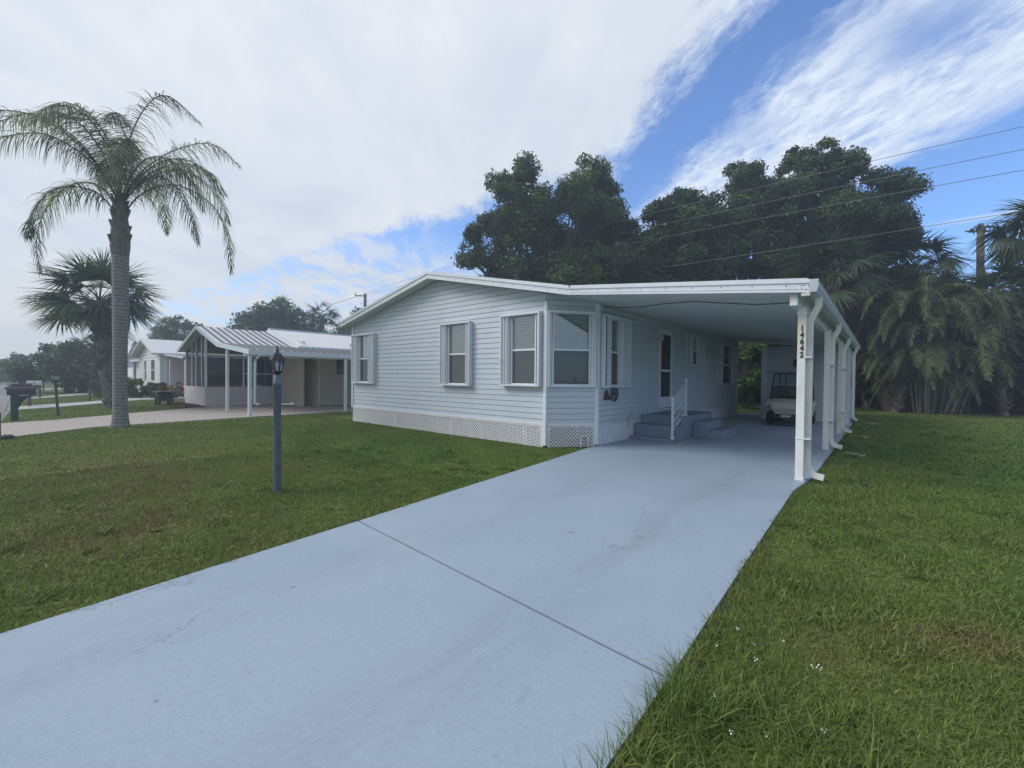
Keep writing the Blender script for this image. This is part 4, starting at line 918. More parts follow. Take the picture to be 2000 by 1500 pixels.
# red car under second neighbour's carport
car=thing('red_car','red hatchback car parked under the white neighbour carport','car',(-36.8,10,0),None)
def carbody(a,b,zs,mat,name,ins=0):
    a-=1.2;b-=1.2;zs=[(y-1.45,z) for y,z in zs]
    m=MB(); prof=zs; x0,x1=a+ins,b-ins; m.ext([(x0,y,z) for y,z in prof],(x1-x0,0,0)); return m.build(name,mat,car)
bd=carbody(-36.45,-34.75,[(9.4,.32),(9.32,.55),(9.45,.78),(10.4,.95),(13.3,1.0),(13.5,.85),(13.5,.35)],REDCAR,'body')
cb=carbody(-36.45,-34.75,[(10.4,.93),(11.1,1.42),(12.8,1.48),(13.35,.98)],DKWIN,'cabin',.10)
carbody(-36.45,-34.75,[(11.0,1.41),(11.15,1.47),(12.75,1.53),(12.9,1.44)],REDCAR,'roof',.12)
for x in (-37.4,-36.2): m=MB(); m.lathe([(0,-.03),(.08,-.02),(.1,.05)],10,(x,7.89,.68),'y'); m.build('headlight',CHROME,car)
m=MB(); m.box(-37.15,-36.45,7.84,7.89,.42,.60); m.build('grille',BLACK,car)
for x in (-37.58,-36.02):
    for y in (8.65,11.25): m=MB(); m.lathe([(.1,-.1),(.29,-.1),(.32,-.06),(.32,.06),(.29,.1),(.1,.1)],16,(x,y,.32),'x'); w=m.build('wheel',TIRE,car); m=MB(); m.lathe([(0,-.11),(.17,-.105),(.17,.105),(0,.11)],12,(x,y,.32),'x'); m.build('rim',CHROME,w)
# ------------------------------------------------------------------ kerbside things
def mailbox(x,y,label,h=1.05,big=False,post=MAILG,box=MAILB,post_off=0):
    t=thing('mailbox',label,'mailbox',(x,y,-.03),'mailboxes along the road')
    m=MB(); w=.085 if big else .05; m.bbox(x-w,x+w,y-w,y+w,-.03,h-.28,.01); m.build('post',post,t)
    m=MB(); a0=y-.16 if big else y-.55; a1=a0+.62; r=.10
    m.ext([(x+r*math.cos(q)*1.0,a0,h-.14+r*math.sin(q)*1.15) for q in np.linspace(0,PI,9)]+[(x-r,a0,h-.28),(x+r,a0,h-.28)],(0,a1-a0,0)); m.build('box',box,t)
    m=MB(); m.box(x+r,x+r+.012,a0+.30,a0+.33,h-.2,h+.02); m.box(x+r,x+r+.012,a0+.30,a0+.40,h-.02,h+.02); m.build('flag',CLAY,t)
    if big:
        m=MB(); m.ext([(x-.03,y+.08,h-.30),(x-.03,y+.40,h-.30),(x-.03,y+.30,h-.36),(x-.03,y+.18,h-.50),(x-.03,y+.08,h-.72)],(0.06,0,0)); m.build('bracket',MAILB,t)
        m=MB(); m.box(x-.05,x+.05,a0-.004,a0-.001,h-.22,h-.17); m.build('name_plate',CHROME,t)
    return t
mailbox(-21.04,.17,'large brown mailbox on a thick green post with curved bracket, nearest to the camera',1.07,True)
mailbox(-29.6,.70,'dark mailbox on a brown post just past the first driveway strip',1.05,post=WOODP)
mailbox(-39.2,1.35,'white topped mailbox, third along the road',1.05,box=NROOF,post=WOODP)
mailbox(-55.0,2.1,'small dark mailbox, farthest along the road',1.05,post=WOODP)
h=MB(); h.tube([(-21.0,.05,.62),(-21.05,.0,.35),(-21.15,-.12,.1),(-21.3,-.35,.0),(-21.5,-.5,-.01)],.014,6); tag(h.build('garden_hose',HOSE,None,loc=(-21.0,.05,0)),'pale yellow green hose hanging off the near mailbox post','hose')
bl=thing('marker_post','thin dark leaning wooden post in the grass between two driveways','post',(-22.65,1.22,-.03))
m=MB(); m.bar((-22.65,1.22,-.03),(-22.74,1.16,1.25),.075,.075,(0,1,0)); m.build('post',WOODP,bl); m=MB(); m.box(-22.84,-22.64,1.06,1.26,1.28,1.40); m.build('lamp_head',GLASSL,bl)
gl=thing('garden_light','short green garden light beside the far driveway strip','garden light',(-33.2,3.0,-.03))
m=MB(); m.tube([(-33.2,3.0,-.03),(-33.2,3.0,.42)],.045,8); m.lathe([(.1,.40),(.14,.43),(.05,.52),(0,.53)],10,(-33.2,3.0,0)); m.build('post',MAILG,gl)
sb=thing('stump_post','dark broken post with rubble at the left edge of the lawn','post',(-15.42,-.10,-.03))
m=MB(); m.bbox(-15.50,-15.40,-.18,-.08,-.03,.60,.01); m.build('post',WOODP,sb)
m=MB()
for k in range(9): a=k*.7; m.lathe([(.0,-.03),(.07,-.02),(.06,.04),(0,.07)],6,(-15.38+.13*math.cos(a),-.06+.13*math.sin(a),.0),sm=False)
m.build('rubble',BRONZE,sb)
pt=thing('potting_table','dark rustic wooden table in the grass near the porch mulch bed','table',(-27.1,5.1,-.03))
m=MB(); m.bbox(-27.75,-26.45,4.75,5.45,.60,.66,.01); m.build('table_top',WOODP,pt)
for x,y in ((-27.5,4.85),(-26.75,4.85),(-27.5,5.35),(-26.75,5.35)): m=MB(); m.bar((x,y,-.03),(x*.5-13.56,y,.6),.13,.13); m.build('leg',WOODP,pt)
m=MB(); m.box(-27.45,-26.8,4.9,5.3,.18,.60); m.build('crate_body',WOODP,pt)
pp=thing('potted_shrub','small reddish pot with dry plant standing on the wooden table','plant',(-27.3,5.05,.66))
m=MB(); m.lathe([(.10,.66),(.14,.88),(.15,.9),(.12,.9)],12,(-27.3,5.05,0)); m.build('pot',CLAY,pp)
V,F=cluster_leaves(np.array([[-27.3,5.05,1.0,.16],[-27.2,5.1,.98,.12]]),140,.07,rng); npmesh('foliage',V,F,DRYF,pp)
# mulch bed
C=np.stack([rng.normal(-25.9,1.0,2600),rng.normal(5.75,.22,2600),rng.uniform(-.02,.03,2600)],1); V,F=leaf_quads(C,rdir(2600),unit(rdir(2600)+np.array([0,0,1.5])),np.full(2600,.11),np.full(2600,.06))
tag(npmesh('mulch_bed',V,F,MULCHM),'reddish brown mulch chips along the foot of the porch wall','mulch',kind='stuff')
# utility pole and wires along the rear easement
up=thing('utility_pole','grey utility pole with short arms rising behind the neighbour roofs','utility pole',(-40.5,24,0))
m=MB(); m.tube([(-40.5,24,0),(-40.5,24,9.95)],[.20,.15],9); m.build('pole',POLEW,up)
for z in (9.75,8.45):
    m=MB(); m.bar((-40.5,24,z),(-41.7,23.6,z+.12),.10,.10); m.lathe([(.05,0),(.07,.06),(.03,.2),(.06,.22),(0,.3)],8,(-41.7,23.6,z+.12)); m.build('arm',POLEW,up)
up2=thing('distant_utility_pole','thin utility pole at the far end of the road','utility pole',(-170,12,0))
m=MB(); m.tube([(-170,12,0),(-170,12,9)],[.2,.16],6); m.build('pole',POLEW,up2)
WIRE=paint('wire_grey',(.16,.17,.18),.4,.1,1)
def wire(z0,z1,z2,label,x1=-6.,x2=26.,xl=-41.5):
    n=40; m=MB(); pts=[]
    A=np.polyfit([-1,0,1],[0,0,0],2)
    c=np.polyfit([xl,x1,3.75],[z0,z1,z2],2)
    for i in range(n+1):
        x=xl+(x2-xl)*i/n; pts.append((x,24.0,float(np.polyval(c,x))))
    m.tube(pts,.011,4,cap=False); o=m.build('power_line',WIRE,None,loc=pts[0]); return tag(o,label,'power line','power lines behind the home')
wire(9.95,10.95,10.78,'topmost power line crossing the sky behind the home')
wire(9.75,10.15,9.96,'power line second from the top behind the home')
wire(9.05,9.42,9.21,'power line third from the top, in front of the dark trees')
wire(8.55,7.75,7.73,'lowest power line, just above the fan palms',x1=-6.6)
m=MB(); m.tube([(-41.5,24,9.9),(-55,24,9.2),(-80,25,10.2),(-110,27,10)],.02,4); tag(m.build('power_line',BLACK,None,loc=(-41.5,24,9.9)),'power line running left from the utility pole','power line','power lines behind the home')
# ------------------------------------------------------------------ queen palm
qb=(-16.66,2.135,-.03)
qp=thing('queen_palm','tall grey trunked queen palm with long drooping feathery fronds on the front lawn','palm tree',qb)
m=MB(); random.seed(5); m.tube([(-16.66,2.135,-.03),(-16.66,2.135,.12),(-16.67,2.135,.5),(-16.68,2.14,2.),(-16.71,2.15,3.6),(-16.74,2.16,4.9)],[.235,.195,.165,.165,.185,.195],18,jit=.02); m.build('trunk',PBARK,qp)
m=MB(); m.tube([(-16.74,2.16,4.88),(-16.75,2.16,5.15),(-16.76,2.16,5.6),(-16.76,2.16,6.1),(-16.77,2.16,6.6)],[.20,.225,.215,.17,.11],14,jit=.06)
for k in range(16):
    a=k*2.4; z=5.0+k*.09; o=Vector((math.cos(a),math.sin(a),0)); p=Vector((-16.76,2.16,z))+o*(.185-.005*k); m.bar(p,p+o*.08+Vector((0,0,.28)),.13,.045,up=o)
m.build('crownshaft',SBARK,qp)
acc=Acc(); stm=MB(); g=np.random.default_rng(11); Q=np.array([-16.76,2.16,6.1])
def QP(u,z,w): return Q+np.array([U0[0]*u+W0[0]*w,U0[1]*u+W0[1]*w,0])+np.array([0,0,z-6.1])
# d ~ 12.45 m -> 68 px per metre of the photograph
fr=[[(0,6.4,0),(.25,7.5,-.2),(.9,8.85,-.3),(1.6,9.3,-.3),(2.45,8.6,-.2)],
 [(0,6.4,0),(.3,7.4,.3),(1.1,8.25,.6),(2.1,8.55,.8),(2.9,7.9,.9)],
 [(.05,6.0,0),(.5,6.7,.1),(1.4,7.05,.2),(2.4,6.55,.3),(2.9,5.55,.3),(3.0,4.55,.3)],
 [(0,6.4,0),(-.3,7.3,-.3),(-1.1,8.25,-.5),(-2.0,8.6,-.6),(-3.5,8.0,-.6)],
 [(-.05,6.1,0),(-.6,6.9,.1),(-1.6,7.1,.3),(-2.5,6.5,.4),(-2.85,5.5,.4),(-2.75,4.5,.4)],
 [(-.05,6.0,0),(-.4,6.6,-.3),(-.95,6.5,-.8),(-1.25,5.8,-1.1),(-1.2,5.0,-1.3)],
 [(0,6.4,0),(-.2,7.6,.3),(-.35,8.4,.5),(-.5,8.7,.9),(-.7,8.3,1.3)],
 [(0,6.4,0),(.1,7.6,-.4),(.2,8.2,-1.2),(.35,7.9,-2.1),(.45,7.2,-2.7)],
 [(0,6.4,0),(-.3,7.4,-.5),(-.7,8.0,-1.3),(-1.0,7.7,-2.2),(-1.2,6.9,-2.8)],
 [(0,6.4,0),(.3,7.5,.7),(.7,8.1,1.6),(1.0,7.7,2.6),(1.15,6.9,3.1)],
 [(0,6.4,0),(-.3,7.4,.8),(-.7,7.9,1.8),(-1.0,7.4,2.8),(-1.2,6.6,3.2)],
 [(0,6.3,0),(.4,7.1,-.5),(1.0,7.5,-1.1),(1.5,7.1,-1.7),(1.7,6.3,-2.0)],
 [(0,6.4,0),(-.5,7.4,-.3),(-1.2,7.9,-.8),(-2.0,7.6,-1.2),(-2.4,6.9,-1.4)],
 [(0,6.5,0),(.2,7.7,.2),(.4,8.4,-.4),(.8,8.4,-1.0),(1.15,7.8,-1.6)],
 [(0,6.3,0),(.1,7.4,.7),(.1,7.8,1.7),(.0,7.1,2.7),(0,6.2,3.1)],
 [(.03,6.1,0),(.35,6.8,-.4),(.8,6.9,-1.0),(1.1,6.3,-1.6)],
 [(0,6.4,0),(.35,7.6,.5),(.9,8.2,1.0),(1.5,8.0,1.4),(1.9,7.3,1.6)],
 [(0,6.4,0),(-.35,7.6,.4),(-.9,8.2,.9),(-1.5,8.1,1.3),(-2.0,7.5,1.5)],
 [(0,6.4,0),(.1,7.6,-.7),(.05,8.0,-1.6),(-.05,7.3,-2.5)],
 [(0,6.3,0),(.6,7.3,.2),(1.3,7.8,.5),(2.0,7.7,.8),(2.4,7.1,1.0)],
 [(0,6.5,0),(-.05,7.8,-.2),(-.15,8.5,-.7),(-.2,8.4,-1.4),(-.3,7.7,-1.9)],
 [(0,6.5,0),(.15,7.8,.5),(.35,8.3,1.2),(.6,7.9,2.0),(.7,7.1,2.4)]]
for k,pts in enumerate(fr): pinnate(acc,stm,[QP(u,z,w) for u,z,w in pts],1.0,g,n=95,wid=.021,droop=.55,start=.17,stemr=.024,vee=.32,dec=.8)
acc.build('fronds',PALML,qp); stm.build('frond_ribs',PALML,qp)
# cabbage palm behind it
sabal('cabbage_palm','cabbage palm with shaggy booted trunk and round crown of fans behind the tall palm',(-26.4,3.05,-.03),(-26.9,2.75,4.75),1.18,21,nf=44,L=1.15,pet=1.15,mat=SABL,r=.25,down=.36,droop=.14)
# ------------------------------------------------------------------ street vegetation on the left
broad_tree('street_tree','bushy olive green tree standing beside the road left of the palms',(-49.5,3.2,-.03),[(0,2.2,1.9),(-1.6,1.6,1.4),(1.4,1.8,1.6),(.4,3.3,1.1),(-.9,3.0,1.0),(2.4,1.2,1.3),(-2.4,.9,1.0),(1.0,.9,1.6)],31,16000,.24,SHRUBL,.2,depth=.9)
sabal('cabbage_palm','small cabbage palm poking out above the roadside bushes',(-50.5,4.2,-.03),(-50.4,4.3,3.6),.9,33,nf=26,L=.9,pet=.8,r=.2,down=.2)
broad_tree('street_tree','dark flat crowned tree across the road at the far left',(-88,1.5,-.03),[(0,2.0,1.4),(-1.6,1.6,1.2),(1.8,1.5,1.1),(.8,3.0,1.1)],34,7000,.35,FARL,.2)
sabal('cabbage_palm','distant drooping palm at the left edge of the frame',(-60,-3.6,-.03),(-60,-3.6,3.9),1.25,35,nf=26,L=1.1,pet=1.1,r=.2,down=.4)
for k,(x,y,h,l) in enumerate(((-72,-5.5,1.3,'low roadside bush at the far left edge'),(-100,-2.5,2.4,'rounded bushes across the road, left of the road bend'),(-130,1.5,2.8,'bush clump by the far road bend'),(-78,6.5,3.2,'olive bush behind the mailboxes on the right of the road'),(-110,9,3.0,'large far bush on the right side of the road'),(-150,13,4.5,'far hedge bush near the distant house'),(-165,1,3.4,'farthest bushes left of the road end'))):
    shrub('roadside_bush',l,(x,y,-.03),h*1.35,h*1.2,h,4200,.30,FARL if k not in (3,4) else SHRUBL,40+k,group='bushes along the road')
shrub('hedge_bush','dense green foundation bush in front of the white neighbour house',(-36.9,5.3,-.03),1.35,.9,1.25,9000,.10,HEDGEL,51,group='foundation bushes')
shrub('hedge_bush','second green foundation bush beside the potting table',(-35.4,6.1,-.03),.9,.8,1.0,6000,.09,HEDGEL,52,group='foundation bushes')
shrub('hedge_bush','taller dark bush left of the foundation bushes behind the palm trunk',(-38.6,4.4,-.03),1.4,1.0,1.5,8000,.11,HEDGEL,53,group='foundation bushes')
shrub('dry_plant','brownish leafy plant growing by the second carport post',(-34.4,7.0,-.03),.6,.5,1.15,1500,.09,DRYF,54,cat='plant')
# ------------------------------------------------------------------ trees beyond the neighbours
broad_tree('far_oak','hazy spreading oak behind the screened porch roof',(-55,20,-.03),[(0,7.2,2.5),(-3.2,6.0,2.2),(3.0,6.6,2.3),(1.2,8.8,1.9),(-1.4,8.3,1.9),(4.4,5.4,1.9),(-4.6,4.6,1.7),(0,4.8,2.6),(2.6,8.1,1.6)],61,30000,.33,FARL,.35)
broad_tree('far_oak','rounded hazy tree just left of the utility pole',(-56,31,-.03),[(0,6.8,2.6),(3.4,7.6,2.5),(-3.0,6.3,2.2),(6.2,7.2,2.3),(1.8,9.0,2.0),(4.6,9.2,1.9),(-4.6,5,2),(2,4.6,3),(6,4.6,2.6)],62,32000,.33,FARL,.35)
broad_tree('far_oak','hazy tree peeking out beside the home roof behind the pole',(-44,31,-.03),[(0,6.4,2.4),(2.6,6.9,2.4),(-2.6,6.6,2.2),(4.6,6.0,2.0),(1,8.2,1.7),(2,4.2,2.6)],63,22000,.30,FARL,.3)
sabal('cabbage_palm','far palm with ragged head between the two hazy trees',(-53,25.5,-.03),(-53,25.5,9.0),1.3,64,nf=24,L=1.1,pet=1.0,r=.2,down=.5)
broad_tree('umbrella_tree','thin airy flat topped tree above the white neighbour roof',(-64,13.5,-.03),[(-.4,6.5,1.5),(-2.4,5.9,1.3),(1.8,6.2,1.4),(2.6,5.0,1.1),(-3.3,5.0,1.0),(.6,7.3,1.1)],65,5200,.30,FARL,.22,sub=5)
broad_tree('umbrella_tree','small dark round tree left of the white neighbour gable',(-75,13,-.03),[(0,5.2,1.5),(1.2,4.6,1.2),(-1.2,4.8,1.2),(.2,6.2,1.0)],66,4200,.3,FARL,.2)
# ------------------------------------------------------------------ big oaks behind the home
def pb(px,py,pr,cxp,d): return ((px-cxp)*d/845.7,1.5+(742-py-9)*d/845.7,pr*.90*d/845.7)
def fill(B): return B+[(x+((x*7)%23)-11,y+52,r*1.02) for x,y,r in B if y<440]
BL=[(1030,352,42),(1000,385,40),(1075,380,48),(1160,345,36),(1185,365,34),(1130,400,48),(960,440,40),(1040,450,58),(1180,430,48),(935,500,34),(975,520,48),(1100,480,60),(1180,490,56),(1060,540,60),(1140,550,60),(1000,470,45),(1225,470,40),(1220,530,50),(930,455,22),(1205,400,26)]
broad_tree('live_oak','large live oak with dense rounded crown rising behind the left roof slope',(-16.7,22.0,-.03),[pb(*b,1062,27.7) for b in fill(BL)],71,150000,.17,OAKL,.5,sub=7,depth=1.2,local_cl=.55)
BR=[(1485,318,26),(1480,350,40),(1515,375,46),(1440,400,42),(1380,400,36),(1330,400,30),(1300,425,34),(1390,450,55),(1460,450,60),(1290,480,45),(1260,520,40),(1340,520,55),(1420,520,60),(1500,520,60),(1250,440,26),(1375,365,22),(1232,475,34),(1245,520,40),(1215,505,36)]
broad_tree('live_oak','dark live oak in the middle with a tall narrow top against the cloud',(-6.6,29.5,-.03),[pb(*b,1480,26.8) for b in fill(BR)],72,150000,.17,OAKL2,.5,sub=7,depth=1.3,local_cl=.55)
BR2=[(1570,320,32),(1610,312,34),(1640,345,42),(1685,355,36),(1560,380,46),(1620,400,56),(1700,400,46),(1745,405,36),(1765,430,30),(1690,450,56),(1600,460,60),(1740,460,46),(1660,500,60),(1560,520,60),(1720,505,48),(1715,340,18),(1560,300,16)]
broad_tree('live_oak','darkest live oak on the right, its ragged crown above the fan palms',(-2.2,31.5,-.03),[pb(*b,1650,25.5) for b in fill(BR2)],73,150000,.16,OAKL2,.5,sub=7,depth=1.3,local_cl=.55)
broad_tree('live_oak','low leafy tree directly behind the carport roof between the two big oaks',(-12.5,28.5,-.03),[(0,6.6,2.2),(-2.4,6.4,2.0),(2.4,6.6,2.2),(0,8.6,1.6),(1.8,8.6,1.5),(-2,8.4,1.4),(3.6,5,2),(.6,10.2,1.5),(2.6,10.2,1.5)],74,36000,.18,OAKL,.3)
# fan palms at the wood edge
def GP(px,gy,):  # point on the ground seen at photo pixel -> used once to place stems
    return None
SP=[((-1.9,27.6),7.0,1.22,81,'fan palm with drooping dead skirt behind the carport gutter',.5),
    ((-.7,32.0),8.0,1.12,82,'tall fan palm in front of the darkest oak',.35),
    ((1.0,31.8),7.5,1.08,83,'fan palm whose crown touches blue sky beside the dark oak',.35),
    ((2.2,32.5),5.8,.95,84,'shorter fan palm below the sky gap left of the dead trunk',.4),
    ((5.8,31.0),8.5,1.18,85,'large fan palm cut by the right edge of the frame',.35),
    ((4.3,30.0),5.2,1.2,86,'low fan palm in front of the right edge palms',.45),
    ((4.9,34.5),6.0,.95,87,'fan palm right of the bare dead trunk',.4),
    ((.5,28.8),5.4,1.0,88,'small fan palm above the feathery clump',.45)]
for (x,y),h,c,sd_,l,dn in SP:
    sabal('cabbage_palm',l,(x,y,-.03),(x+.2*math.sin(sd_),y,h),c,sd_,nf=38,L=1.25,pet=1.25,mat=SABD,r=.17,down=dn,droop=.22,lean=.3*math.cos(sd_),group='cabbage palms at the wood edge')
dp=thing('dead_palm_trunk','bare headless dead palm trunk rising against the blue sky','dead tree',(3.9,34,-.03))
random.seed(9); m=MB(); m.tube([(3.9,34,0),(3.95,34,3),(3.9,34,6.5),(3.86,34,9.2),(3.88,34,9.85)],[.20,.18,.165,.15,.14],12,jit=.05); m.lathe([(.14,9.85),(.10,9.93),(0,9.9)],9,(3.88,34,0)); m.build('trunk',DBARK,dp)
V,F=cluster_leaves(np.array([[3.9,34,9.75,.34],[4.35,33.8,9.7,.22],[3.5,34,9.7,.2]]),60,.16,rng); npmesh('vine_tuft',V,F,SABD,dp)
lt=thing('leaning_trunk','thick bare brown trunk leaning left at the edge of the wood behind the shed','tree trunk',(.45,29.2,-.03))
m=MB(); m.tube([(.45,29.2,-.03),(-.1,29.2,1.4),(-.75,29.2,2.9),(-1.2,29.3,4.4),(-1.6,29.4,6.2)],[.42,.34,.30,.26,.2],10,jit=.05); m.tube([(-.6,28.7,0),(-.3,28.7,.9),(.15,28.7,1.9)],[.05,.045,.03],6); m.tube([(-.75,28.8,0),(-.75,28.8,.8),(-.2,28.8,1.5)],[.05,.04,.03],6); m.build('trunk',barkmat('brown_trunk',(.10,.075,.06),0,8),lt)
# areca clump
ar=thing('areca_clump','wide feathery brown green clumping palm in front of the wood','palm clump',(1.75,29.4,-.03))
acc=Acc(); stm=MB(); can=MB(); g=np.random.default_rng(91)
for k in range(104):
    a=g.uniform(0,2*PI); rr=g.uniform(.1,1.0); bx,by=1.75+rr*math.cos(a)*1.2,29.4+rr*math.sin(a)*.8
    hgt=g.uniform(.6,5.2); lean=g.uniform(.25,1.5)*(1.2 if hgt<3 else 1); o=np.array([math.cos(a),math.sin(a),0])
    ct=np.array([bx,by,0])+o*lean*hgt*.28+np.array([0,0,hgt])
    can.tube([(bx,by,0),tuple((np.array([bx,by,0])+ct)/2+np.array([0,0,.2])),tuple(ct)],[.05,.045,.035],6)
    for q in range(2 if hgt<2 else 3):
        b=a+g.uniform(-1.3,1.3); d=np.array([math.cos(b),math.sin(b),0]); L=g.uniform(1.7,2.8)
        pts=[ct,ct+d*L*.25+np.array([0,0,L*.34]),ct+d*L*.58+np.array([0,0,L*.42]),ct+d*L*.88+np.array([0,0,L*.22]),ct+d*L*1.05+np.array([0,0,-L*.12])]
        pinnate(acc,stm,pts,.52,g,n=60,wid=.021,droop=.20,start=.12,stemr=.016,vee=.30)
acc.build('fronds',AREL,ar); stm.build('frond_ribs',DRYF,ar); can.build('canes',SBARK,ar)
# green shrub seen through the gap between home and shed
shrub('vine_covered_shrub','bright leafy shrub seen through the gap between home and shed',(-5.5,25.3,-.03),1.9,1.2,3.9,30000,.11,VINEL,95,k=70)
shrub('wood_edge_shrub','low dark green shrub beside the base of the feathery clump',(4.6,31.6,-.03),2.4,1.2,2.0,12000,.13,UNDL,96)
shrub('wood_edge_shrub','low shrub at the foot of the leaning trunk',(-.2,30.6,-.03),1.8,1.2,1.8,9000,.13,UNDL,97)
# undergrowth mass
def mass(name,label,x0,x1,y0,y1,h0,h1,n,size,mat,seed,ncl=220):
    g=np.random.default_rng(seed); cl=np.stack([g.uniform(x0,x1,ncl),g.uniform(y0,y1,ncl),np.zeros(ncl),np.zeros(ncl)],1)
    hh=h0+(h1-h0)*(.5+.5*np.sin(cl[:,0]*.7+1)*np.cos(cl[:,0]*.23)); cl[:,2]=g.uniform(.0,1,ncl)*hh; cl[:,3]=g.uniform(.8,1.7,ncl)
    V,F=cluster_leaves(cl,n/ncl,size,g); V[:,2]=np.maximum(V[:,2],-.03); return tag(npmesh(name,V,F,mat),label,'undergrowth',kind='stuff')
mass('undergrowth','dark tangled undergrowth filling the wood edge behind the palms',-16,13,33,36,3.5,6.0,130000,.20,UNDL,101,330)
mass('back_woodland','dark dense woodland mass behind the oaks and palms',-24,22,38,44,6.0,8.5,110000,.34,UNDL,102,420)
mass('far_wood','hazy far line of woodland on the horizon behind the neighbour houses',-150,-60,36,60,4,8,50000,.6,FARL,103,260)
mass('left_far_wood','hazy far bushes across the road on the left horizon',-210,-120,-22,-3,1.5,2.8,22000,.6,FARL,104,120)
for k in range(15):   # slim trunks visible under the palms
    x=-4+k*1.05+.3*math.sin(k*5); y=32.2+math.sin(k*3.3)
    if 1.2<x<3.1: continue
    t=thing('slim_trunk','thin shaded trunk in the dark wood edge','tree trunk',(x,y,-.03),'thin trunks in the wood edge')
    m=MB(); l=.6*math.sin(k*2.1); m.tube([(x,y,-.03),(x+l*.3,y,1.8),(x+l,y,5.2)],[.13,.10,.07],7,jit=.08); m.build('trunk',SBARK,t)
# ------------------------------------------------------------------ world
wd=bpy.data.worlds.new('World'); S.world=wd; wd.use_nodes=True; nt=wd.node_tree
for n in list(nt.nodes): nt.nodes.remove(n)
SUN_EL=R(40); sd3=Vector((-.74,-.67,0)).normalized(); 
sky=nt.nodes.new('ShaderNodeTexSky'); sky.sky_type='NISHITA'; sky.sun_disc=False; sky.sun_elevation=SUN_EL
sky.sun_rotation=math.atan2(sd3.x,sd3.y); sky.air_density=1.0; sky.dust_density=.6; sky.ozone_density=2.0
skyc=mixc(nt,1.0,sky.outputs[0],(.083,.105,.138),'MULTIPLY')
tc=nt.nodes.new('ShaderNodeTexCoord'); sp=nt.nodes.new('ShaderNodeSeparateXYZ'); nt.links.new(tc.outputs['Generated'],sp.inputs[0])
dx,dy,dz=sp.outputs
A=lambda a,b:mth(nt,'ADD',a,b); Mu=lambda a,b:mth(nt,'MULTIPLY',a,b); Su=lambda a,b:mth(nt,'SUBTRACT',a,b)
def ss(x,a,b):
    n=nt.nodes.new('ShaderNodeMapRange'); n.interpolation_type='SMOOTHSTEP'; n.inputs['From Min'].default_value=a; n.inputs['From Max'].default_value=b
    nt.links.new(x,n.inputs['Value']); return n.outputs[0]
den=A(mth(nt,'MAXIMUM',dz,0.0),.10); px=mth(nt,'DIVIDE',dx,den); py=mth(nt,'DIVIDE',dy,den)
cv=nt.nodes.new('ShaderNodeCombineXYZ'); nt.links.new(px,cv.inputs[0]); nt.links.new(py,cv.inputs[1]); cvo=cv.outputs[0]
# streak-aligned coordinates (streaks run along (1,-.77))
mp=nt.nodes.new('ShaderNodeMapping'); mp.vector_type='POINT'; mp.inputs['Rotation'].default_value=(0,0,R(37.6)); nt.links.new(cvo,mp.inputs[0])
m2=nt.nodes.new('ShaderNodeMapping'); m2.inputs['Scale'].default_value=(1.0,2.0,1); nt.links.new(mp.outputs[0],m2.inputs[0])
ns=noise(nt,2.2,7,.62,m2.outputs[0],.5); nb_=noise(nt,1.3,5,.55,cvo,.3); nf=noise(nt,7.0,7,.65,m2.outputs[0],.4)
warp=A(Mu(Su(ns,.5),.55),Mu(Su(nf,.5),.28))
s1=A(py,Mu(px,.78))                       # distance across the streak direction
L1=Su(.86,s1); L2=Su(A(1.66,Mu(px,.19)),py)
nw=noise(nt,16,8,.72,m2.outputs[0],.6); warp=A(warp,Mu(Su(nw,.5),.30))
main=ss(A(mth(nt,'MINIMUM',L1,L2),Mu(warp,.75)),-.13,.10)
def gauss(cx,cy,r,k):
    a=mth(nt,'POWER',Su(A(px,Mu(warp,.35)),cx),2); b=mth(nt,'POWER',Su(A(py,Mu(warp,.5)),cy),2); return Mu(mth(nt,'POWER',2.718,mth(nt,'DIVIDE',A(a,b),-(r*r))),k)
s2=A(py,Mu(px,.77)); band=mth(nt,'MULTIPLY',ss(A(s2,Mu(warp,.60)),1.12,1.36),Su(1.0,ss(A(s2,Mu(warp,.6)),1.95,2.2)))
band=mth(nt,'MULTIPLY',band,ss(A(px,Mu(warp,.5)),-1.05,-.75))
band=Su(band,gauss(.08,1.43,.13,.8)); band=Su(band,gauss(-.33,1.62,.10,.45)); band=Mu(band,A(.52,Mu(ss(A(Mu(nf,.6),Mu(nw,.4)),.36,.60),.50)))
band=Su(band,Mu(ss(ns,.52,.66),.30))
thin=Mu(Mu(ss(Su(.05,mth(nt,'ABSOLUTE',Su(py,A(2.75,Mu(warp,.1))))),0,.05),ss(px,.08,.3)),.55)
low=Mu(ss(A(Mu(px,-1.0),Mu(warp,.8)),1.6,2.6),A(.40,Mu(ss(A(ns,Mu(Su(nf,.5),.5)),.40,.56),.60)))     # streaky sheet towards the left horizon
hz_=ss(Su(.14,dz),0.0,.14)
mask=mth(nt,'MAXIMUM',mth(nt,'MAXIMUM',main,band),mth(nt,'MAXIMUM',thin,low),clamp=True)
left=ss(Mu(dx,-1.0),.1,.95)
mask=mth(nt,'MAXIMUM',mask,Mu(hz_,left),clamp=True)
shade=A(Mu(nb_,.55),Mu(ns,.45))
cc=ramp(nt,shade,[(.30,(.38,.42,.49)),(.46,(.43,.465,.52)),(.60,(.485,.51,.55)),(.75,(.54,.555,.58))])
warm=Mu(ss(Su(.22,dz),0,.20),left); cc=mixc(nt,Mu(warm,.75),cc,(.68,.64,.56))
wis=mixc(nt,ss(s1,.75,1.0),cc,(.50,.55,.62))
fin=mixc(nt,mask,skyc,wis)
dim=A(Mu(ss(A(Mu(dx,-.85),Mu(dy,.28)),-.55,.15),.18),.84)      # the sky away from the veiled sun is darker
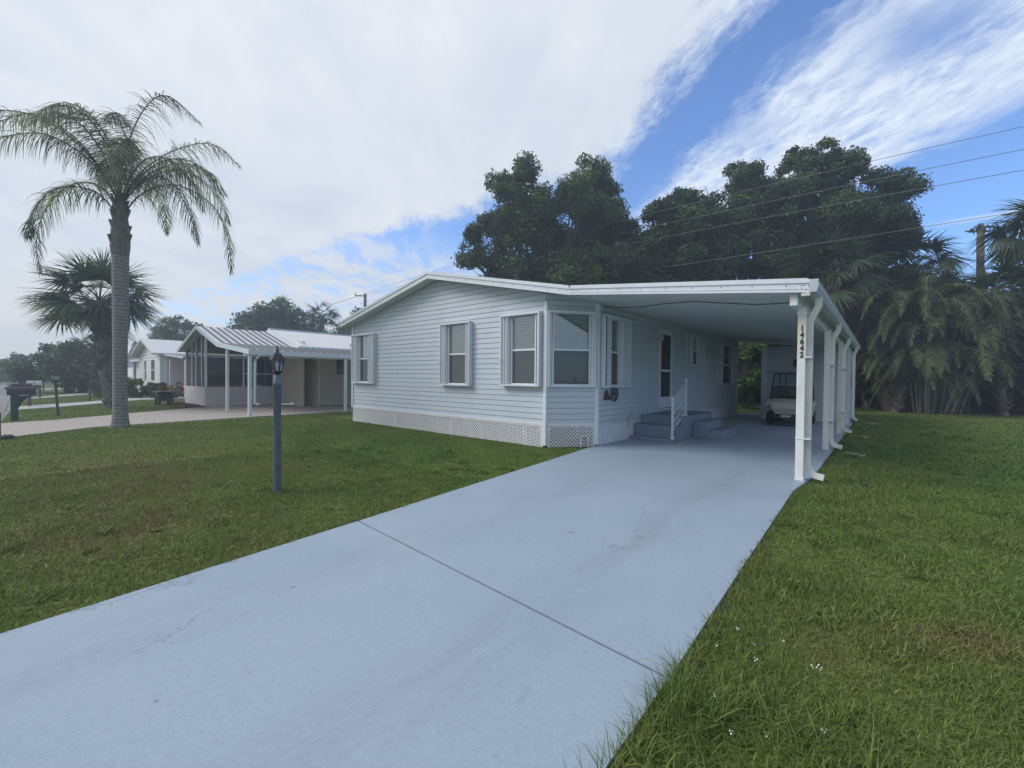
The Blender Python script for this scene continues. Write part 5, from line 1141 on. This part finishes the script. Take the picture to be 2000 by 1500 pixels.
fin=mixc(nt,1.0,fin,dim,'MULTIPLY')
# below the horizon: plain haze so the sheet edge never shows
bg=nt.nodes.new('ShaderNodeBackground'); nt.links.new(fin,bg.inputs[0]); bg.inputs[1].default_value=1.0
ow=nt.nodes.new('ShaderNodeOutputWorld'); nt.links.new(bg.outputs[0],ow.inputs[0])
sl=bpy.data.lights.new('sun','SUN'); sl.energy=1.45; sl.angle=R(24); sl.color=(1,.97,.93); so=bpy.data.objects.new('sun',sl); COL.objects.link(so)
dirv=Vector((sd3.x*math.cos(SUN_EL),sd3.y*math.cos(SUN_EL),math.sin(SUN_EL))); so.rotation_euler=(-dirv).to_track_quat('-Z','Y').to_euler(); so.location=(-20,-10,30)
# haze: one closed box of thin even air
hm=bpy.data.materials.new('thin_haze'); hm.use_nodes=True; hn=hm.node_tree
for n in list(hn.nodes): hn.nodes.remove(n)
vo=hn.nodes.new('ShaderNodeVolumePrincipled'); vo.inputs['Color'].default_value=(.70,.84,1,1); vo.inputs['Density'].default_value=.0036; vo.inputs['Anisotropy'].default_value=.25
ho=hn.nodes.new('ShaderNodeOutputMaterial'); hn.links.new(vo.outputs[0],ho.inputs['Volume'])
m=MB(); m.box(-330,200,-70,260,-1.03,21.0); tag(m.build('haze',hm),'thin pale bluish haze in the air','haze',kind='stuff')
# ------------------------------------------------------------------ camera
cam=bpy.data.cameras.new('camera'); co=bpy.data.objects.new('camera',cam); COL.objects.link(co); S.camera=co
AZ=R(40.55);P_=R(-0.82);RO=R(0.57)
fw=Vector((-math.sin(AZ)*math.cos(P_),math.cos(AZ)*math.cos(P_),math.sin(P_))); r0=Vector((math.cos(AZ),math.sin(AZ),0)); u0=r0.cross(fw)
rt=r0*math.cos(RO)+u0*math.sin(RO); upv=-r0*math.sin(RO)+u0*math.cos(RO)
co.matrix_world=Matrix(((rt.x,upv.x,-fw.x,0),(rt.y,upv.y,-fw.y,0),(rt.z,upv.z,-fw.z,1.5),(0,0,0,1)))
cam.sensor_width=36; cam.sensor_fit='HORIZONTAL'; cam.lens=845.7/2000*36; cam.clip_start=.05; cam.clip_end=3000
S.render.engine='CYCLES'; S.view_settings.view_transform='Standard'; S.view_settings.look='None'; S.view_settings.exposure=.74; S.view_settings.gamma=1
S.cycles.max_bounces=8; S.cycles.transparent_max_bounces=24; S.cycles.volume_bounces=0
S.render.resolution_x=1024; S.render.resolution_y=768
